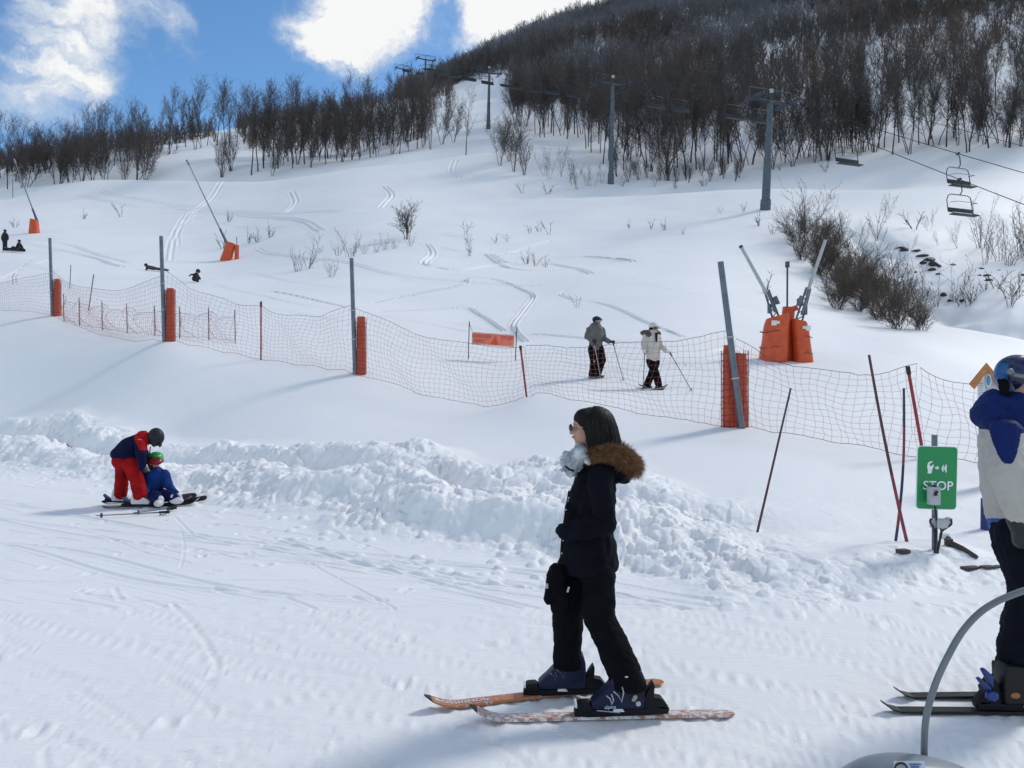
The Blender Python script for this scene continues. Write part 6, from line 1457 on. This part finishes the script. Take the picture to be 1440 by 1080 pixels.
# --- two snowshoe hikers ----------------------------------------------------------------
def hiker(Y_, lab, cloth):
    pass
def H(zx, zy, dy=0.0): return P(800 + zx / 8, 430 + zy / 8, dy)
def Rh(v): return v / 8 / F * Y0
def snowshoe(zx0, zy0, zx1, zy1, dy, tilt, lab):
    a = H(zx0, zy0, dy); b = H(zx1, zy1, dy); d_ = (b - a).normalized(); L = (b - a).length; s_ = Vector((0, 1, 0)); o = empty('snowshoe', tuple(a), lab, 'snowshoe'); pts = []
    for k in range(25):
        t = 2 * math.pi * k / 24; f = .5 - .5 * math.cos(t); w_ = .10 * math.sin(t) * (1.05 - .35 * (1 - f)); pts.append(a + d_ * L * f + s_ * w_ + Vector((0, 0, .10 * max(0, f - .75) * 3)))
    m = MB(); m.tube(pts, .014, 6); m.build('frame', mat_shoe, o); m = MB(); n = 10
    top = [a + d_ * L * (.1 + .62 * k / n) + Vector((0, 0, .012)) for k in range(n + 1)]; V = []; Fc = []
    for k, p in enumerate(top): w_ = .085; V += [p - s_ * w_, p + s_ * w_]
    for k in range(n): Fc.append((2 * k, 2 * k + 1, 2 * k + 3, 2 * k + 2))
    m.add(V, Fc); m.box(a + d_ * L * .45 + Vector((0, 0, .03)), (.22, .1, .03)); m.build('deck', M_darkmetal, o); return o
mat_shoe = mat('grey_snowshoe_frame', (.25, .25, .26), .5)
def hpole(p0, p1, dy0, dy1, lab, col):
    a = H(*p0, dy0); b = H(*p1, dy1); g = ground(b.x, b.y); b.z = min(b.z, g) if abs(b.z - g) > .25 else g - .02; t = empty('hiking_pole', tuple(b), lab, 'hiking pole'); m = MB(); m.tube([a, b], [.011, .008], 6); m.build('shaft', col, t)
    d_ = (a - b).normalized(); m = MB(); m.tube([a + d_ * .03, a - d_ * .11], .02, 7); m.build('grip', M_black, t); m = MB(); m.tube([b + d_ * .07, b + d_ * .08], .04, 10); m.build('basket', M_black, t)
Y0 = 21.5; x = W(838, 0, Y0).x
hm = empty('person', (x, Y0, ground(x, Y0)), 'hiker in grey jacket and black knitted hat, left of the pair behind the net', 'person')
dz_ = ground(x, Y0) - H(300, 805).z; print('hiker offset', dz_)
def H(zx, zy, dy=0.0, dz=dz_): v = P(800 + zx / 8, 430 + zy / 8, dy); v.z += dz; return v
fd = (.8, -.6, -.1); hc = H(318, 178)
M_gj = mat('grey_hiking_jacket', (.12, .115, .105), .8, var=.2, bump=.3)
bp_ = head_prims(hc, fd, (0, 0, 1), 1.0, True, H(305, 240)) + [('c', H(300, 260), H(300, 440), .13, .13, 1.3, (1, 0, 0)), ('c', H(225, 270), H(205, 350), .04, .035), ('c', H(205, 350), H(265, 378, -.2), .035, .028), ('c', H(375, 270, .1), H(400, 370, 0), .04, .035), ('c', H(400, 370, 0), H(470, 395, -.2), .035, .028),
      ('c', H(265, 470), H(285, 620, -.1), .08, .06), ('c', H(285, 620, -.1), H(262, 790), .06, .045), ('c', H(345, 470), H(375, 600, -.05), .08, .06), ('c', H(375, 600, -.05), H(330, 790, .05), .06, .045)]
bp_ += hand_prims(H(268, 378, -.2), (.6, -.3, -.3), (0, 0, -1), 1, 1.1) + hand_prims(H(470, 395, -.2), (.8, -.3, 0), (0, 0, -1), 1, 1.1)
blob('body', bp_, M_skin, hm, .014, 1); face_marks(hm, hc, fd)
blob('jacket', [('c', H(300, 250), H(305, 330), Rh(78), Rh(86), 1.0), ('c', H(305, 330), H(302, 420), Rh(84), Rh(74)), ('c', H(302, 420), H(302, 442), Rh(74), Rh(72)), ('c', H(305, 215), H(305, 235), Rh(45), Rh(55)), ('c', H(230, 262), H(208, 340), Rh(38), Rh(34)), ('c', H(208, 340), H(255, 372, -.18), Rh(32), Rh(27)), ('c', H(372, 265, .05), H(398, 360, 0), Rh(38), Rh(32)), ('c', H(398, 360, 0), H(452, 395, -.16), Rh(31), Rh(26))], M_gj, hm, .016, 2, .03, .12)
blob('trousers', [('c', H(285, 450), H(325, 455), Rh(62), Rh(60)), ('c', H(262, 480), H(285, 620, -.05), Rh(52), Rh(44)), ('c', H(285, 620, -.05), H(262, 770), Rh(44), Rh(42)), ('c', H(345, 480), H(375, 600, -.05), Rh(52), Rh(44)), ('c', H(375, 600, -.05), H(322, 770, .05), Rh(42), Rh(40))], M_blackc, hm, .016, 1, .02, .1)
he = blob('hat', [('e', H(312, 143), (Rh(50), Rh(46), Rh(36)), None), ('c', H(285, 155), H(355, 148), Rh(20), Rh(20))], mat('black_knit', (.02, .02, .022), .9, var=.3, bump=.5), hm, .012, 1); m = MB(); m.tube([H(300, 168, -.14), H(335, 160, -.13), H(362, 155, -.05)], .02, 6); m.build('goggles', mat_shoe, he)
blob('scarf', [('c', H(290, 205), H(330, 235, -.08), .07, .06)], mat('dark_red_scarf', (.13, .02, .022), .8), hm, .014, 1)
for a_, d_ in ((H(268, 378, -.2), (.6, -.3, -.3)), (H(470, 395, -.2), (.8, -.3, 0))): blob('glove', [(p[0], *p[1:3], p[3] * 1.35, p[4] * 1.35, *p[5:]) for p in hand_prims(a_, d_, (0, 0, -1), 1, 1.1)], M_black, hm, .012, 1)
m = MB(); m.ell(H(285, 785), (.15, .06, .06)); m.build('boot', M_blackc, hm); m = MB(); m.ell(H(335, 790, .08), (.15, .06, .06)); m.build('boot', M_blackc, hm)
snowshoe(215, 790, 345, 812, -.05, 0, 'snowshoe under the rear foot of the hiker in grey'); snowshoe(300, 800, 400, 802, .12, 0, 'snowshoe under the front foot of the hiker in grey')
hpole((280, 385), (360, 770), -.22, -.1, 'pale hiking pole held low in front by the hiker in grey', M_grey); hpole((494, 398), (618, 830), -.2, -.3, 'thin hiking pole held out right by the hiker in grey', M_darkmetal)
Y0 = 20.0; x = W(918, 0, Y0).x
def H(zx, zy, dy=0.0, dz=0): v = P(800 + zx / 8, 430 + zy / 8, dy); v.z += dz; return v
dz_ = ground(x, Y0) - H(950, 925).z; print('hiker offset', dz_)
def H(zx, zy, dy=0.0, dz=dz_): v = P(800 + zx / 8, 430 + zy / 8, dy); v.z += dz; return v
hw_ = empty('person', (x, Y0, ground(x, Y0)), 'hiker in long cream coat and white hat with dark sunglasses, right of the pair', 'person')
fd = (.75, -.65, -.1); hc = H(962, 245); M_cr = mat('cream_coat', (.56, .50, .44), .8, var=.1, bump=.3); M_wh = mat('white_knit', (.68, .64, .58), .9, var=.1, bump=.4)
bp_ = head_prims(hc, fd, (0, 0, 1), .93, True, H(940, 300)) + [('c', H(935, 320), H(945, 520), .12, .12, 1.2, (1, 0, 0)), ('c', H(855, 330), H(840, 430), .04, .033), ('c', H(840, 430), H(850, 480, -.1), .033, .026), ('c', H(1010, 340, .08), H(1030, 440, .02), .04, .033), ('c', H(1030, 440, .02), H(1100, 500, -.15), .033, .026),
      ('c', H(925, 600), H(990, 760, -.05), .075, .058), ('c', H(925, 760, .08), H(875, 890, .1), .05, .042), ('c', H(975, 600, .05), H(925, 760, .08), .075, .055), ('c', H(990, 760, -.05), H(1010, 900, -.1), .055, .042)]
bp_ += hand_prims(H(850, 480, -.1), (.2, -.2, -.9), (1, 0, 0), .9, 1.1) + hand_prims(H(1100, 500, -.15), (.8, -.2, -.2), (0, 0, -1), .9, 1.0)
blob('body', bp_, M_skin, hw_, .014, 1); face_marks(hw_, hc, fd, k=.93)
blob('coat', [('c', H(935, 320), H(940, 400), Rh(70), Rh(74)), ('c', H(940, 400), H(948, 500), Rh(74), Rh(78)), ('c', H(948, 500), H(950, 560), Rh(78), Rh(80)), ('c', H(868, 330), H(845, 420), Rh(40), Rh(36)), ('c', H(845, 420), H(848, 475, -.08), Rh(34), Rh(28)), ('c', H(1000, 340, .08), H(1030, 435, .02), Rh(38), Rh(34)), ('c', H(1030, 435, .02), H(1090, 492, -.12), Rh(32), Rh(26))], M_cr, hw_, .016, 2, .03, .12, cut=[(H(948, 622), (0, 0, -1))])
blob('fur_collar', [('c', H(880, 290), H(900, 310, -.12), .075, .07), ('c', H(835, 295, .05), H(860, 290, 0), .065, .07), ('c', H(1010, 300, .1), H(990, 290, .1), .06, .06)], mat('grey_brown_fur', (.10, .075, .06), .95, var=.5, scale=20, bump=1), hw_, .014, 0, .05, .05)
blob('hair', [('c', H(985, 300, -.16), H(985, 380, -.2), .035, .028), ('c', H(930, 250), H(925, 290), .07, .06)], M_hair, hw_, .012, 1)
blob('trousers', [('c', H(930, 610), H(965, 615), Rh(62), Rh(58)), ('c', H(930, 640, -.04), H(985, 770, -.05), Rh(52), Rh(44)), ('c', H(985, 770, -.05), H(1010, 875, -.08), Rh(42), Rh(40)), ('c', H(975, 640, .06), H(925, 770, .08), Rh(48), Rh(42)), ('c', H(925, 770, .08), H(880, 875, .1), Rh(42), Rh(42))], M_blackc, hw_, .016, 1, .02, .1)
blob('hat', [('e', H(950, 208), (Rh(44), Rh(42), Rh(38)), None), ('c', H(915, 222), H(985, 215), Rh(20), Rh(20))], M_wh, hw_, .012, 1)
m = MB(); m.tube([H(955, 232, -.1), H(980, 238, -.12), H(1000, 236, -.06)], .024, 7); m.build('sunglasses', M_lens, hw_)
for a_, d_ in ((H(850, 478, -.1), (.2, -.2, -.9)), (H(1098, 500, -.15), (.8, -.2, -.2))): blob('glove', [(p[0], *p[1:3], p[3] * 1.4, p[4] * 1.4, *p[5:]) for p in hand_prims(a_, d_, (0, 0, -1), .95, 1.0)], M_wh, hw_, .012, 1)
m = MB(); m.ell(H(885, 905, .1), (.13, .055, .055)); m.build('boot', M_blackc, hw_); m = MB(); m.ell(H(1025, 910, -.08), (.13, .055, .055)); m.build('boot', M_blackc, hw_)
snowshoe(785, 872, 935, 935, .12, 0, 'snowshoe under the rear foot of the hiker in cream'); snowshoe(935, 925, 1110, 905, -.1, 0, 'snowshoe under the front foot of the hiker in cream, tip raised')
hpole((856, 492), (830, 1000), -.12, -.35, 'hiking pole held straight down by the hiker in cream', M_darkmetal); hpole((1135, 512), (1390, 955), -.2, -.5, 'hiking pole held forward at a slant by the hiker in cream', M_darkmetal)

# --- small figures far up the slope ---------------------------------------------------------
M_far = mat('dark_ski_clothes', (.015, .015, .018), .8, var=.3); M_farb = mat('dark_jacket_with_grey', (.05, .055, .065), .8, var=.3)
def far_person(px, py, label, prims, hp, mats=(M_far, M_far), y1=300):
    h = hit(px, py, 14, y1); yy = h[1]; k = 1.0
    o = empty('person', h, label, 'person')
    def L(x, z, y=0): return Vector((h[0] + x, h[1] + y, h[2] + z))
    sk_ = [(t, L(*a), L(*b), r0, r1) for t, a, b, r0, r1 in prims]
    hc = L(*hp)
    blob('body', head_prims(hc, (0, -1, 0), (0, 0, 1), 1, True, L(hp[0] * .9, hp[1] - .25, hp[2] if len(hp) > 2 else 0)) + [(t, a, b, r0 * .6, r1 * .6) for t, a, b, r0, r1 in sk_], M_skin, o, .03, 1)
    blob('suit', sk_, mats[0], o, .03, 1); m = MB(); m.ell(hc + Vector((0, .01, .03)), (.125, .13, .125)); m.build('helmet', M_far, o); return o, L, h
c = 'c'
far_person(7, 353, 'distant skier in dark clothes standing at the far left edge', [(c, (0, 1.42), (0, .95), .19, .17), (c, (-.09, .95), (-.1, .5), .11, .09), (c, (-.1, .5), (-.12, .08), .09, .08), (c, (.09, .95), (.1, .5), .11, .09), (c, (.1, .5), (.12, .08), .09, .08), (c, (-.22, 1.35), (-.28, 1.05), .07, .06), (c, (-.28, 1.05), (-.15, .85, -.1), .06, .06), (c, (.22, 1.35), (.28, 1.05), .07, .06), (c, (.28, 1.05), (.2, .85, -.1), .06, .06)], (0, 1.68))
o, L, h = far_person(27, 354, 'distant snowboarder in dark clothes sitting on the snow at far left', [(c, (0, .62), (0, .25), .18, .17), (c, (-.1, .2), (-.3, .35, -.35), .1, .09), (c, (.1, .2), (.25, .35, -.35), .1, .09), (c, (-.3, .35, -.35), (-.35, .1, -.6), .08, .08), (c, (.25, .35, -.35), (.3, .1, -.6), .08, .08), (c, (-.2, .55), (-.3, .25, .05), .06, .06), (c, (.2, .55), (.3, .25, .05), .06, .06)], (0, .88))
A = L(-.85, .12, -.68); B = L(.95, .02, -.62); t = empty('snowboard', tuple(A), 'dark snowboard strapped in front of the seated distant snowboarder', 'snowboard'); m = MB(); d_ = (B - A).normalized(); up_ = Vector((0, -.3, 1)); up_ = (up_ - d_ * up_.dot(d_)).normalized()
m.prism([(0, 0), (.06, .11), (.2, .14), (.9, .12), (1.6, .14), (1.74, .11), (1.8, 0), (1.74, -.11), (1.6, -.14), (.9, -.12), (.2, -.14), (.06, -.11)], A, d_, up_, d_.cross(up_), .02); m.build('board', M_skib, t, smooth=False); m = MB(); m.box(L(-.33, .12, -.64), (.1, .12, .16)); m.build('strap', M_darkmetal, t); m = MB(); m.box(L(.3, .1, -.62), (.1, .12, .16)); m.build('strap', M_darkmetal, t)
far_person(215, 381, 'distant skier in grey and black lying stretched out on the snow', [(c, (-.35, .28), (.05, .2), .15, .15), (c, (.05, .2), (.55, .14, .05), .12, .09), (c, (.55, .14), (1.0, .1, .1), .09, .07), (c, (.05, .2, .1), (.55, .14, .2), .11, .09), (c, (.55, .14, .2), (1.0, .1, .3), .09, .07), (c, (-.4, .3, -.1), (-.42, .08, -.2), .06, .05), (c, (-.4, .3, .1), (-.5, .08, .1), .06, .05)], (-.52, .42), (M_farb, M_far))
far_person(276, 397, 'distant child in dark clothes crouching low on the slope', [(c, (0, .42), (-.1, .2), .15, .15), (c, (-.1, .22), (.08, .3, -.2), .09, .08), (c, (.08, .3, -.2), (.05, .06, -.15), .07, .06), (c, (-.1, .22, .1), (.08, .3, .1), .09, .08), (c, (.08, .3, .1), (.05, .06, .1), .07, .06), (c, (.05, .45, -.1), (-.22, .42, -.2), .05, .05), (c, (-.22, .42, -.2), (-.36, .34, -.1), .04, .04), (c, (.05, .45, .1), (.2, .2, .1), .05, .045)], (.1, .62))
print('people', round(time.time() - T0, 1))
